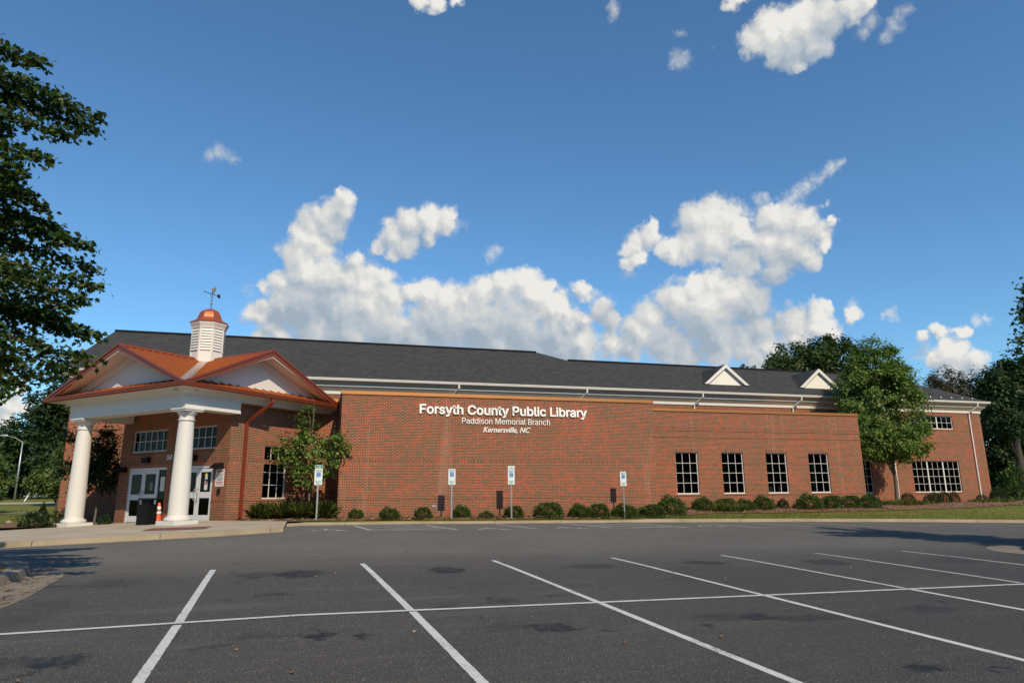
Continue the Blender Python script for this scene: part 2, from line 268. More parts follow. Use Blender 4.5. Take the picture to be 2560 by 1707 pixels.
M_STEEL = mat('galvanised_steel', rough=.42, metal=.7, fn=vary((.46, .47, .48), .15, 12))
M_SIGN = mat('sign_white', rough=.45, fn=vary((.62, .69, .68), .04, 6))
M_SIGNB = mat('sign_blue', (.01, .085, .42), .45)
M_SIGNG = mat('sign_green', (.03, .16, .11), .5)
M_ORANGE = mat('cone_orange', (.75, .085, .015), .5, fn=vary((.75, .085, .015), .1, 6))
M_REFL = mat('cone_white_band', (.75, .75, .72), .4)
M_MAT = mat('red_brick_paver', rough=.9, fn=vary((.17, .062, .045), .25, 12))
M_PAPER = mat('paper', (.62, .63, .60), .7)
M_PINK = mat('red_print', (.48, .10, .12), .7)
M_GREYP = mat('grey_print', (.18, .18, .20), .7)
M_YELS = mat('yellow_sticker', (.65, .55, .06), .6)
M_INT = mat('dark_interior', (.040, .050, .042), .9)
M_INTG = mat('interior_jamb', (.20, .30, .23), .8)
def f_glass(t, p):
    tr = t.new('ShaderNodeBsdfTransparent'); tr.inputs[0].default_value = (.10, .125, .11, 1)
    gl = t.new('ShaderNodeBsdfGlossy'); gl.inputs['Roughness'].default_value = .015; gl.inputs[0].default_value = (.9, .95, 1, 1)
    fr = t.new('ShaderNodeFresnel'); fr.inputs[0].default_value = 1.22
    mxs = t.new('ShaderNodeMixShader'); t.l.new(fr.outputs[0], mxs.inputs[0]); t.l.new(tr.outputs[0], mxs.inputs[1]); t.l.new(gl.outputs[0], mxs.inputs[2])
    t.l.new(mxs.outputs[0], t.n['Material Output'].inputs[0])
M_GLASS = mat('tinted_glass', fn=f_glass)
def f_leaf(dark, mid, light, tip=None, trans=.35):
    def fn(t, p):
        ge = t.new('ShaderNodeNewGeometry'); r = ge.outputs['Random Per Island']
        st = [(0, dark), (.45, mid), (.85, light)]
        if tip: st.append((.97, tip))
        c = t.ramp(r, st)
        t.l.new(c, p.inputs['Base Color']); p.inputs['Roughness'].default_value = .5; p.inputs['Specular IOR Level'].default_value = .3
        tl = t.new('ShaderNodeBsdfTranslucent'); t.l.new(t.mix(1.0, c, (.9, 1.0, .35), 'MULTIPLY'), tl.inputs[0])
        mxs = t.new('ShaderNodeMixShader'); mxs.inputs[0].default_value = trans
        t.l.new(p.outputs[0], mxs.inputs[1]); t.l.new(tl.outputs[0], mxs.inputs[2]); t.l.new(mxs.outputs[0], t.n['Material Output'].inputs[0])
    return fn
L_MAPLE = mat('maple_leaf', fn=f_leaf((.020, .046, .011), (.040, .082, .017), (.085, .140, .028), (.13, .12, .035)))
L_GREEN = mat('broadleaf_green', fn=f_leaf((.045, .092, .016), (.10, .175, .030), (.185, .28, .052), (.28, .28, .07)))
L_DEEP = mat('deep_green_leaf', fn=f_leaf((.014, .032, .010), (.025, .052, .014), (.045, .080, .020)))
L_FAR = mat('far_green_leaf', fn=f_leaf((.022, .044, .012), (.042, .072, .017), (.078, .110, .026)))
L_LIGHT = mat('pale_green_leaf', fn=f_leaf((.055, .095, .022), (.090, .140, .032), (.15, .20, .05)))
L_SHRUB = mat('shrub_leaf', fn=f_leaf((.024, .052, .013), (.050, .094, .020), (.105, .165, .036), (.18, .19, .05)))
L_BOX = mat('boxwood_leaf', fn=f_leaf((.012, .028, .008), (.022, .046, .012), (.042, .075, .018)))
L_BLADE = mat('grass_blade', fn=f_leaf((.055, .085, .016), (.10, .145, .028), (.18, .20, .05)))
L_BROWN = mat('brown_twig_leaf', fn=f_leaf((.035, .040, .020), (.07, .065, .035), (.10, .09, .05)))
M_BARK = mat('bark', rough=.95, fn=vary((.13, .105, .08), .4, 9))
M_BARKD = mat('dark_bark', rough=.95, fn=vary((.06, .05, .04), .4, 9))
M_CHIP = mat('wood_chip', fn=f_leaf((.06, .03, .016), (.16, .085, .045), (.34, .22, .13), trans=.0))
M_HOUSE = mat('grey_siding', (.20, .22, .25), .8)
M_ROCK = mat('rock', (.30, .22, .17), .95)
M_PINKF = mat('white_blossom', (.7, .68, .6), .7)
# ------------------------------------------------------------------ geometry helpers
ORG = {}
class MB:
    def __init__(s): s.v = []; s.f = []; s.uv = []; s.mi = []
    def face(s, pts, uvs=None, mi=0):
        i = len(s.v); s.v += [tuple(p) for p in pts]; s.f.append(tuple(range(i, i+len(pts)))); s.uv.append(uvs); s.mi.append(mi)
    def hexa(s, p, mi=0, uvf=None):
        # p: 8 points, bottom 4 counter clockwise seen from above, then top 4
        for q in ((3, 2, 1, 0), (4, 5, 6, 7), (0, 1, 5, 4), (1, 2, 6, 5), (2, 3, 7, 6), (3, 0, 4, 7)):
            pts = [p[k] for k in q]; s.face(pts, [uvf(a) for a in pts] if uvf else None, mi)
    def box(s, x0, x1, y0, y1, z0, z1, mi=0):
        s.hexa([(x0, y0, z0), (x1, y0, z0), (x1, y1, z0), (x0, y1, z0), (x0, y0, z1), (x1, y0, z1), (x1, y1, z1), (x0, y1, z1)], mi)
    def fbox(s, F, u0, u1, z0, z1, d0, d1, mi=0, brick=None):
        P = [F(u0, z0, d1), F(u1, z0, d1), F(u1, z0, d0), F(u0, z0, d0), F(u0, z1, d1), F(u1, z1, d1), F(u1, z1, d0), F(u0, z1, d0)]
        if brick is None: s.hexa(P, mi); return
        L = [(u0, z0, d1), (u1, z0, d1), (u1, z0, d0), (u0, z0, d0), (u0, z1, d1), (u1, z1, d1), (u1, z1, d0), (u0, z1, d0)]
        for q in ((3, 2, 1, 0), (4, 5, 6, 7), (0, 1, 5, 4), (1, 2, 6, 5), (2, 3, 7, 6), (3, 0, 4, 7)):
            s.face([P[k] for k in q], [brick(L[k][0]+L[k][2], L[k][1]) for k in q], mi)
    def prof(s, F, u0, u1, pts, mi=0, m0=0.0, m1=0.0):
        # closed profile pts [(d, z)] swept along u; m0/m1 mitre: extra length per d at each end
        n = len(pts)
        A = [F(u0 - m0*d, z, d) for d, z in pts]; B = [F(u1 + m1*d, z, d) for d, z in pts]
        for i in range(n): j = (i+1) % n; s.face([A[i], B[i], B[j], A[j]], None, mi)
        s.face(A[::-1] if False else A, None, mi); s.face(B[::-1], None, mi)
    def tube(s, path, radii, n=8, mi=0, cap=True):
        path = [Vector(p) for p in path]; rings = []
        for i, p in enumerate(path):
            a = path[max(i-1, 0)]; b = path[min(i+1, len(path)-1)]; d = (b-a).normalized() if (b-a).length > 1e-9 else Vector((0, 0, 1))
            x = d.orthogonal().normalized() if i == 0 else (px - d*px.dot(d)).normalized()
            px = x; y = d.cross(x); r = radii[i] if hasattr(radii, '__len__') else radii
            base = len(s.v); s.v += [tuple(p + (x*math.cos(2*math.pi*k/n) + y*math.sin(2*math.pi*k/n))*r) for k in range(n)]; rings.append(base)
        for a, b in zip(rings, rings[1:]):
            for k in range(n): s.f.append((a+k, a+(k+1) % n, b+(k+1) % n, b+k)); s.uv.append(None); s.mi.append(mi)
        if cap:
            s.f.append(tuple(rings[0]+k for k in range(n))[::-1]); s.uv.append(None); s.mi.append(mi)
            s.f.append(tuple(rings[-1]+k for k in range(n))); s.uv.append(None); s.mi.append(mi)
    def lathe(s, c, prof, n=40, mi=0, a0=0.0):
        rings = []
        for r, z in prof:
            b = len(s.v); s.v += [(c[0]+r*math.cos(a0+2*math.pi*k/n), c[1]+r*math.sin(a0+2*math.pi*k/n), c[2]+z) for k in range(n)]; rings.append(b)
        for a, b in zip(rings, rings[1:]):
            for k in range(n): s.f.append((a+k, a+(k+1) % n, b+(k+1) % n, b+k)); s.uv.append(None); s.mi.append(mi)
        for rr, fl in ((rings[0], True), (rings[-1], False)):
            q = tuple(rr+k for k in range(n)); s.f.append(q[::-1] if fl else q); s.uv.append(None); s.mi.append(mi)
    def strip(s, rows, mi=0, uvf=None):
        for r0, r1 in zip(rows, rows[1:]):
            for i in range(len(r0)-1):
                pts = [r0[i], r0[i+1], r1[i+1], r1[i]]; s.face(pts, None, mi)
    def build(s, name, mats, parent=None, smooth=False, bevel=0.0):
        me = bpy.data.meshes.new(name); off = ORG.get(parent.name, Vector((0, 0, 0))) if parent else Vector((0, 0, 0))
        me.from_pydata([(a-off.x, b-off.y, c-off.z) for a, b, c in s.v], [], s.f)
        mats = mats if isinstance(mats, (list, tuple)) else [mats]
        for m in mats: me.materials.append(m)
        if len(mats) > 1: me.polygons.foreach_set('material_index', s.mi)
        if any(u for u in s.uv):
            ul = me.uv_layers.new(name='uv'); k = 0
            for u, f in zip(s.uv, s.f):
                for i in range(len(f)):
                    if u: ul.data[k].uv = u[i]
                    k += 1
        if smooth: me.polygons.foreach_set('use_smooth', [True]*len(me.polygons))
        me.update()
        o = bpy.data.objects.new(name, me); C.objects.link(o)
        if parent: o.parent = parent; ORG[o.name] = off
        if bevel:
            md = o.modifiers.new('bevel', 'BEVEL'); md.width = bevel; md.segments = 2; md.limit_method = 'ANGLE'
        return o
def smooth_angle(o, a=40):
    try:
        md = None
        o.data.set_sharp_from_angle(angle=rad(a))
    except Exception: pass
def tag(o, label=None, cat=None, group=None, kind=None):
    if label: o['label'] = label
    if cat: o['category'] = cat
    if group: o['group'] = group
    if kind: o['kind'] = kind
    return o
def empty(name, loc, label=None, cat=None, group=None):
    o = bpy.data.objects.new(name, None); C.objects.link(o); o.location = loc; o.empty_display_size = .2
    ORG[o.name] = Vector(loc); return tag(o, label, cat, group)
def copy_tree(o, parent=None):
    c = o.copy(); C.objects.link(c); c.parent = parent
    for ch in list(o.children): copy_tree(ch, c)
    return c
def frame(O, U):
    O = Vector((O[0], O[1], 0)); U = Vector((U[0], U[1], 0)).normalized(); N = U.cross(Vector((0, 0, 1)))
    def F(u, z, d=0.0):
        p = O + U*u + N*d; return (p.x, p.y, z)
    return F
def quad_xy(mb, pts, zf, mi=0): mb.face([(x, y, zf(x, y)) for x, y in pts], None, mi)
# ------------------------------------------------------------------ terrain heights
YCX = [-80, -12, -9, -6.3, -2.25, -.62, -.6, 0, 3.65, 7.8, 13.7, 23, 29.3, 33.3, 40, 60, 90]
YCY = [20, 20, 20.6, 21.5, 22.5, 23.4, 27.1, 27.4, 28.2, 28.35, 29, 29, 28, 26.6, 24.5, 21, 20]
def yc(X): return float(np.interp(X, YCX, YCY))
def base_h(Y): return float(np.interp(Y, [-60, 0, 12.5, 15, 20, 23, 28.5, 34, 400], [-.9, 0, .425, .49, .58, .62, .65, .65, .65]))
def lot(X, Y): return base_h(Y) - .0165*abs(X)*min(1, max(.35, Y/14))
def sm(a, b, x): t = min(1, max(0, (x-a)/(b-a))); return t*t*(3-2*t)
def plaza(X, Y):
    n = (X+Y)/S2; m = (X-Y)/S2
    z = .8 + .025*max(-9, min(0, m+24)) + .025*max(-5, min(0, n-18.9))
    k = sm(0, 2.5, Y-yc(X)-.15)
    return (lot(X, yc(X)) + .14)*(1-k) + z*k
def ground(X, Y):
    y = yc(X)
    if Y < y: return lot(X, Y) - .05
    F = .6 + .19*sm(-8, -2, X) + .07*sm(-1, 2, X) + .018*max(0, Y-45)
    s = sm(0, 1, (Y-y)/max(3.0, 34-y))**.8
    return (lot(X, y)+.12)*(1-s) + F*s
# ------------------------------------------------------------------ ground, lot, kerbs, pavings
XS = sorted(set([-400, -250, -150, -100] + list(range(-80, 91, 2)) + [-6.3, -2.25, -.62, -.6, 3.65, 7.8, 13.7, 29.3, 33.3] + [130, 200, 300, 450]))
YB_X = [-20, -12, -9.4, -8.0, -3.05, -.62]; YB_Y = [30.5, 31.5, 32.5, 34.7, 29.75, 27.6]
def plaza_back(X): return float(np.interp(X, YB_X, YB_Y))
def terr(X, Y):
    z = ground(X, Y)
    if -20 <= X <= -.6 and yc(X) < Y < plaza_back(X) + .3: z -= .12
    return z
T = [-90, -60, -40, -30] + list(np.arange(-26, 0, 2)) + [-.02, .2, .6, 1, 1.6, 2.2, 3, 4, 5, 6, 7, 8, 9, 10, 12, 14, 17, 20, 25, 30, 40, 60, 90, 140, 220, 400, 700]
mb = MB()
mb.strip([[(x, yc(x)+t, terr(x, yc(x)+t)) for x in XS] for t in T])
tag(mb.build('ground', M_GRASS, smooth=True), kind='structure')
XA = [x for x in XS if -80 <= x <= 90]
mb = MB(); TA = [-70, -55, -45, -35] + list(np.arange(-30, -1, 1.0)) + [-.6, 0]
mb.strip([[(x, yc(x)+t, lot(x, yc(x)+t)) for x in XA] for t in TA])
tag(mb.build('parking_lot', M_ASPH, smooth=True), kind='structure')
# kerb
mb = MB()
XK = sorted(set(list(np.arange(-30, 60, 1.0)) + [-6.3, -2.25, -.62, -.6, 3.65, 7.8, 13.7, 29.3, 33.3]))
def kh(x): return .14 if (x < -.61 or x > 14) else .095
prof = [(-.02, -.05), (0.0, .0), (.035, .93), (.07, 1.0), (.30, 1.0), (.30, -.3)]
mb.strip([[(x, yc(x)+o, lot(x, yc(x)) + kh(x)*q) for x in XK] for o, q in prof])
for rng in ([x for x in XK if x <= -.62], [x for x in XK if x >= 14]):
    mb.strip([[(x, yc(x)+o, lot(x, yc(x)+o)+.006) for x in rng] for o in (-.38, .0)])
for x in list(np.arange(-21.3, -1, 2.9)) + list(np.arange(1.5, 50, 3.05)):
    y = yc(x); z = lot(x, y); h = kh(x)
    mb.face([(x-.012, y-.005, z), (x+.012, y-.005, z), (x+.012, y+.03, z+h*.95), (x-.012, y+.03, z+h*.95)], None, 1)
    mb.face([(x-.012, y+.06, z+h+.003), (x+.012, y+.06, z+h+.003), (x+.012, y+.3, z+h+.003), (x-.012, y+.3, z+h+.003)], None, 1)
tag(mb.build('kerb', [M_CURB, M_JOINT]), kind='structure')
# yellow kerb cut marks
mb = MB()
for x0, x1 in ((1.0, 2.6), (11.0, 13.2)):
    mb.strip([[(x, yc(x)+o, lot(x, yc(x))+kh(x)+.006) for x in np.linspace(x0, x1, 5)] for o in (.05, .29)])
tag(mb.build('kerb_paint', M_YEL), kind='structure')
# entrance paving
mb = MB()
XP = sorted(set(list(np.linspace(-20, -.62, 34)) + [-12, -9.4, -8.0, -3.05, -6.3, -2.25]))
rows = []
for q in np.linspace(0, 1, 12):
    rows.append([(x, yc(x)+.28 + q*(plaza_back(x)-yc(x)-.28), plaza(x, yc(x)+.28 + q*(plaza_back(x)-yc(x)-.28))) for x in XP])
mb.strip(rows)
for m in (-33.5, -30.4, -27.0, -23.2, -20):
    for k in range(9):
        a, b = 10.5+k*.95, 10.5+(k+1)*.95
        q = []
        for n, dm in ((a, -.012), (b, -.012), (b, .012), (a, .012)):
            X, Y = (n+m+dm)/S2, (n-m-dm)/S2; q.append((X, Y))
        if all(yc(x)+.4 < y < plaza_back(x) for x, y in q): quad_xy(mb, q, lambda x, y: plaza(x, y)+.006, 1)
tag(mb.build('pavement', [M_CONC, M_JOINT], smooth=True), kind='structure')
mb = MB()
mp = [(-4.9, 24.6), (-3.05, 24.35), (-2.98, 25.75), (-4.85, 26.0)]
quad_xy(mb, mp, lambda x, y: plaza(x, y)+.012)
tag(mb.build('paver_inset', M_MAT), kind='structure')
# mulch beds
def bedstrip(xs, yf, yb, nz=8, eps=.03):
    mb = MB()
    mb.strip([[(x, yf(x)+q*(yb(x)-yf(x)), max(ground(x, yf(x)+q*(yb(x)-yf(x))), -9)+eps + (.02*math.sin(x*5.1+q*9)+.015*math.sin(x*11-q*17) if 0 < q else 0)) for x in xs] for q in np.linspace(0, 1, nz)])
    return mb
def yfb(X): return float(np.interp(X, [-3.05, -.6, 0, 3.65, 7.8, 13.7, 16, 18, 20, 31, 36, 42, 47, 52], [29.72, 27.5, 27.75, 28.55, 28.7, 29.35, 30.0, 30.7, 31.2, 31.0, 30.9, 32.0, 35.5, 38.5]))
def ybb(X):
    if X <= .34: return X + 32.81 + .05
    if X < 1.3: return 33.2
    if X < 16.27: return 30.45
    if X < 31.24: return 33.2
    return 40.1
XB = sorted(set(list(np.arange(-3.05, 52, .4)) + [.34, 1.299, 1.3, 16.269, 16.27, 31.239, 31.24]))
tag(bedstrip(XB, yfb, ybb).build('mulch_bed', M_MULCH, smooth=True), kind='structure')
tag(bedstrip(list(np.arange(-20, -8, .4))+[-8.02], lambda x: plaza_back(x)-.02, lambda x: 39.9 if x > -12 else 34.5+(x+20)*.3, 6).build('mulch_bed', M_MULCH, smooth=True), kind='structure')
rng = random.Random(5)
mb = MB()
for i in range(5200):
    x = rng.uniform(-2.6, 46); q = rng.random(); y = yfb(x)+q*(ybb(x)-yfb(x))*.98; 
    if x > 31.3 and q > .55: continue
    z = ground(x, y)+.045; a = rng.uniform(0, 6.28); l = rng.uniform(.03, .09); wd = rng.uniform(.008, .022); t = rng.uniform(-.03, .05)
    dx, dy = math.cos(a)*l, math.sin(a)*l; ex, ey = -math.sin(a)*wd, math.cos(a)*wd
    mb.face([(x-dx-ex, y-dy-ey, z), (x+dx-ex, y+dy-ey, z+t), (x+dx+ex, y+dy+ey, z+t+.012), (x-dx+ex, y-dy+ey, z+.012)])
tag(mb.build('wood_chips', M_CHIP), kind='stuff')
# painted markings
def lotz(e): return lambda x, y: lot(x, y)+e
def line(mb, a, b, wd, e=.004, seg=14, mi=0):
    a = Vector(a); b = Vector(b); d = (b-a).normalized(); n = Vector((-d.y, d.x))*wd/2
    jl = [rng.gauss(0, .035) for _ in range(seg+1)]; jr = [rng.gauss(0, .035) for _ in range(seg+1)]
    for k in range(seg):
        p = a.lerp(b, k/seg); q = a.lerp(b, (k+1)/seg)
        p0 = p-n*(1+jl[k]); p1 = p+n*(1+jr[k]); q0 = q-n*(1+jl[k+1]); q1 = q+n*(1+jr[k+1])
        quad_xy(mb, [(p0.x, p0.y), (q0.x, q0.y), (q1.x, q1.y), (p1.x, p1.y)], lotz(e), mi)
mb = MB()
tops = [-1.49, 1.08, 3.63, 6.22, 8.88, 11.42, 14.03]
mids = [-1.29, 1.32, 3.79, 6.31, 8.85, 11.2, 13.75]
for i, (a, m) in enumerate(zip(tops, mids)):
    s = (m-a)/4.9
    line(mb, (m-s*.15, 8.77+.1), (a, 13.55+.07*i), (.098, .094, .088, .082, .076, .076, .076)[i], .004, 60)
    line(mb, (m, 8.80), (m + (m-a)*.78, 4.4 if i > 2 else 4.2), .095, .004, 60)
line(mb, (-12, 9.05), (15.5, 8.66), .085, .008, 160)
line(mb, (-10, 19.9), (-5.6, 19.75), .10, .004, 30); line(mb, (-9, 17.0), (-5.9, 16.9), .10, .004, 30)
tag(mb.build('parking_lines', M_PAINT), kind='structure')
mb = MB()
for P in (((1.79, 27.0), (2.09, 23.55)), ((4.52, 27.2), (4.99, 23.5)), ((2.09, 23.55), (4.99, 23.5)), ((2.0, 26.5), (4.0, 27.2)), ((2.05, 25.2), (4.55, 26.6)), ((2.1, 24.0), (4.7, 25.4)), ((2.8, 23.6), (4.9, 24.6)),
          ((7.44, 27.8), (7.92, 23.7)), ((10.38, 28.1), (10.9, 24.0)), ((10.9, 24.0), (14.17, 24.2)), ((13.7, 28.0), (14.17, 24.2)), ((10.5, 27.0), (12.5, 28.2)), ((10.6, 25.8), (13.6, 27.6)), ((10.75, 24.9), (13.9, 26.5)), ((11.8, 24.1), (14.0, 25.2)),
          ((16.6, 28.3), (17.0, 23.6)), ((19.3, 28.2), (19.8, 23.6)), ((22.0, 28.0), (22.6, 23.6)), ((24.8, 27.6), (25.2, 23.5)), ((27.5, 27.2), (28.0, 23.2)), ((30.2, 26.6), (30.7, 22.8)), ((33, 25.5), (33.3, 22.0))):
    line(mb, P[0], P[1], .13, .004, 8)
tag(mb.build('accessible_bay_lines', M_PAINT2), kind='structure')
def wheelchair(mb, P, s, e=0.0, mi=0):
    # P(x, y) -> 3d point ; symbol of height s centred on 0,0
    def st(pts, wd):
        for a, b in zip(pts, pts[1:]):
            a = Vector(a)*s; b = Vector(b)*s; d = (b-a).normalized(); n = Vector((-d.y, d.x))*wd*s/2; d = d*wd*s*.3
            mb.face([P(*(a-n-d)), P(*(b-n+d)), P(*(b+n+d)), P(*(a+n-d))], None, mi)
    c = [(-.05+.075*math.cos(k*math.pi/6), .40+.075*math.sin(k*math.pi/6)) for k in range(12)]
    mb.face([P(x*s, y*s) for x, y in c], None, mi)
    st([(-.04, .32), (-.02, .0), (.17, .0), (.28, -.32), (.36, -.29)], .085)
    st([(-.03, .17), (.14, .17)], .07)
    arc = [(-.03+.27*math.cos(t), -.13+.27*math.sin(t)) for t in np.linspace(rad(115), rad(330), 12)]
    st(arc, .075)
mb = MB()
for cx, cy in ((.75, 23.75), (6.3, 23.95), (9.3, 24.3), (15.6, 25.0)):
    wheelchair(mb, lambda x, y: (cx+x, cy+y, lot(cx+x, cy+y)+.005), 1.6)
tag(mb.build('pavement_symbols', M_PAINT2), kind='structure')
# far road and path on the left
mb = MB()
mb.strip([[(x, y+(x+25)*.02, ground(x, y+(x+25)*.02)+.05) for x in (-90, -60, -40, -28, -18, -8)] for y in (81, 84, 87, 90)])
tag(mb.build('road', M_CONC), kind='structure')
mb = MB()
mb.strip([[(x, y+(x+18)*.05, ground(x, y+(x+18)*.05)+.04) for x in (-60, -40, -28, -17)] for y in (55.2, 56.6)])
tag(mb.build('path', M_CONC), kind='structure')
# kerbed islands
def island(name, outer, apron, zt, cx, cy, mulch=True):
    def chai(P, it=2, closed=True):
        for _ in range(it):
            Q = []
            for i in range(len(P)):
                a, b = P[i], P[(i+1) % len(P)]
                Q += [(a[0]*.75+b[0]*.25, a[1]*.75+b[1]*.25), (a[0]*.25+b[0]*.75, a[1]*.25+b[1]*.75)]
            P = Q
        return P
    outer = chai(outer); apron = chai(apron, 2) if apron else apron
    mb = MB()
    n = len(outer)
    for i in range(n):
        j = (i+1) % n; a, b = outer[i], outer[j]
        def ins(p, k): return (p[0]+(cx-p[0])*k, p[1]+(cy-p[1])*k)
        L = lambda p, dz: (p[0], p[1], lot(p[0], p[1])+dz)
        mb.face([L(a, -.02), L(b, -.02), L(ins(b, .012), .13), L(ins(a, .012), .13)])
        mb.face([L(ins(a, .012), .13), L(ins(b, .012), .13), L(ins(b, .09), .15), L(ins(a, .09), .15)])
        mb.face([L(ins(a, .09), .15), L(ins(b, .09), .15), L(ins(b, 1), .22), L(ins(a, 1), .22)], None, 1)
    o = mb.build(name, [M_CURBD, M_MULCH], smooth=False); tag(o, kind='structure')
    if apron:
        mb = MB(); mb.face([(x, y, lot(x, y)+.006) for x, y in apron]); tag(mb.build('concrete_apron', M_CURBD), kind='structure')
island('planting_island', [(-4.5, 12.4), (-4.38, 13.4), (-4.5, 14.4), (-4.9, 15.4), (-5.5, 16.1), (-6.6, 16.5), (-9.5, 16.5), (-10.5, 12), (-10, 6), (-7.5, 5.2), (-5.6, 6.5), (-5.0, 10)],
       [(-4.9, 14.6), (-4.4, 14.65), (-3.95, 14.2), (-3.78, 13.4), (-3.70, 12.4), (-3.60, 11.4), (-3.62, 10.4), (-3.9, 9.0), (-5.2, 7.5), (-5.6, 10), (-5.4, 12.6)], .15, -7.4, 10.5)
island('planting_island', [(16.95, 12.9), (17.6, 13.75), (18.6, 14.4), (21, 14.8), (24, 13), (24, 9), (21, 7.8), (18.4, 8.4), (17.1, 10.2)],
       [(16.95, 12.9), (17.6, 13.75), (18.6, 14.4), (18.2, 14.9), (17.2, 14.45), (16.3, 13.5), (16.1, 12.4), (16.4, 11.2), (17.1, 10.2)], .15, 20.5, 11.5)
mb = MB()
for i in range(420):
    x = rng.uniform(-5.1, -3.7); y = rng.uniform(9.5, 14.2); 
    if rng.random() < .5 and x > -4.1 and y > 12.5: continue
    if i > 330: x = rng.uniform(-4, 14); y = rng.uniform(4.5, 22)
    z = lot(x, y)+.012; a = rng.uniform(0, 6.28); l = rng.uniform(.015, .06)*(.6 if i > 330 else 1.2); wd = rng.uniform(.004, .016)
    dx, dy = math.cos(a)*l, math.sin(a)*l; ex, ey = -math.sin(a)*wd, math.cos(a)*wd
    mb.face([(x-dx-ex, y-dy-ey, z), (x+dx-ex, y+dy-ey, z+.01), (x+dx+ex, y+dy+ey, z+.015), (x-dx+ex, y-dy+ey, z+.004)])
tag(mb.build('bark_litter', M_CHIP), kind='stuff')
# ------------------------------------------------------------------ library building
B = empty('library_building', (18, 40, .8), 'long red brick public library with dark shingle roof, copper coping and a white-columned corner entrance', 'library')
BW = 2/S2  # helper
def wall(mb, F, L, z0, z1, holes=(), reveal=.11, ends=(0, 0), base=0.0):
    us = sorted({0.0, L} | {h[0] for h in holes} | {h[1] for h in holes}); zs = sorted({z0, z1} | {h[2] for h in holes} | {h[3] for h in holes})
    for a, b in zip(us, us[1:]):
        for c, d in zip(zs, zs[1:]):
            if any(h[0] <= a and b <= h[1] and h[2] <= c and d <= h[3] for h in holes): continue
            q = [(a, c), (b, c), (b, d), (a, d)]; mb.face([F(u, z) for u, z in q], q)
    for a, b, c, d in holes:
        for (p, r) in (((a, c), (a, d)), ((b, d), (b, c)), ((a, d), (b, d)), ((b, c), (a, c))):
            mb.face([F(*p), F(*p, -reveal), F(*r, -reveal), F(*r)], [(p[0], p[1]), (p[0]+.1, p[1]), (r[0]+.1, r[1]), (r[0], r[1])])
    if ends[0]: mb.face([F(0, z0, -ends[0]), F(0, z0), F(0, z1), F(0, z1, -ends[0])], [(-ends[0], z0), (0, z0), (0, z1), (-ends[0], z1)])
    if ends[1]: mb.face([F(L, z0), F(L, z0, -ends[1]), F(L, z1, -ends[1]), F(L, z1)], [(L, z0), (L+ends[1], z0), (L+ends[1], z1), (L, z1)])
def belt(parent, F, L, z0, z1, holes=(), d=.006, ret=(0, 0), sold=True, name='belt_course'):
    mb = MB(); cuts = sorted([(h[0]-.001, h[1]+.001) for h in holes if h[2] < z1-.02 and h[3] > z0+.02]); a = 0.0; segs = []
    for c0, c1 in cuts: segs.append((a, c0)); a = c1
    segs.append((a, L))
    br = (lambda u, z: (z-z0, u)) if sold else (lambda u, z: (u, z))
    for F1, u0, u1 in [(F, a, b) for a, b in segs] + [(F2[0], 0, F2[1]) for F2 in ret if F2]:
        if u1-u0 < .03: continue
        mb = MB(); mb.fbox(F1, u0, u1, z0, z1, -.05, d, brick=br); o = mb.build(name, M_SOLD if sold else M_BRICK, parent)
    return o
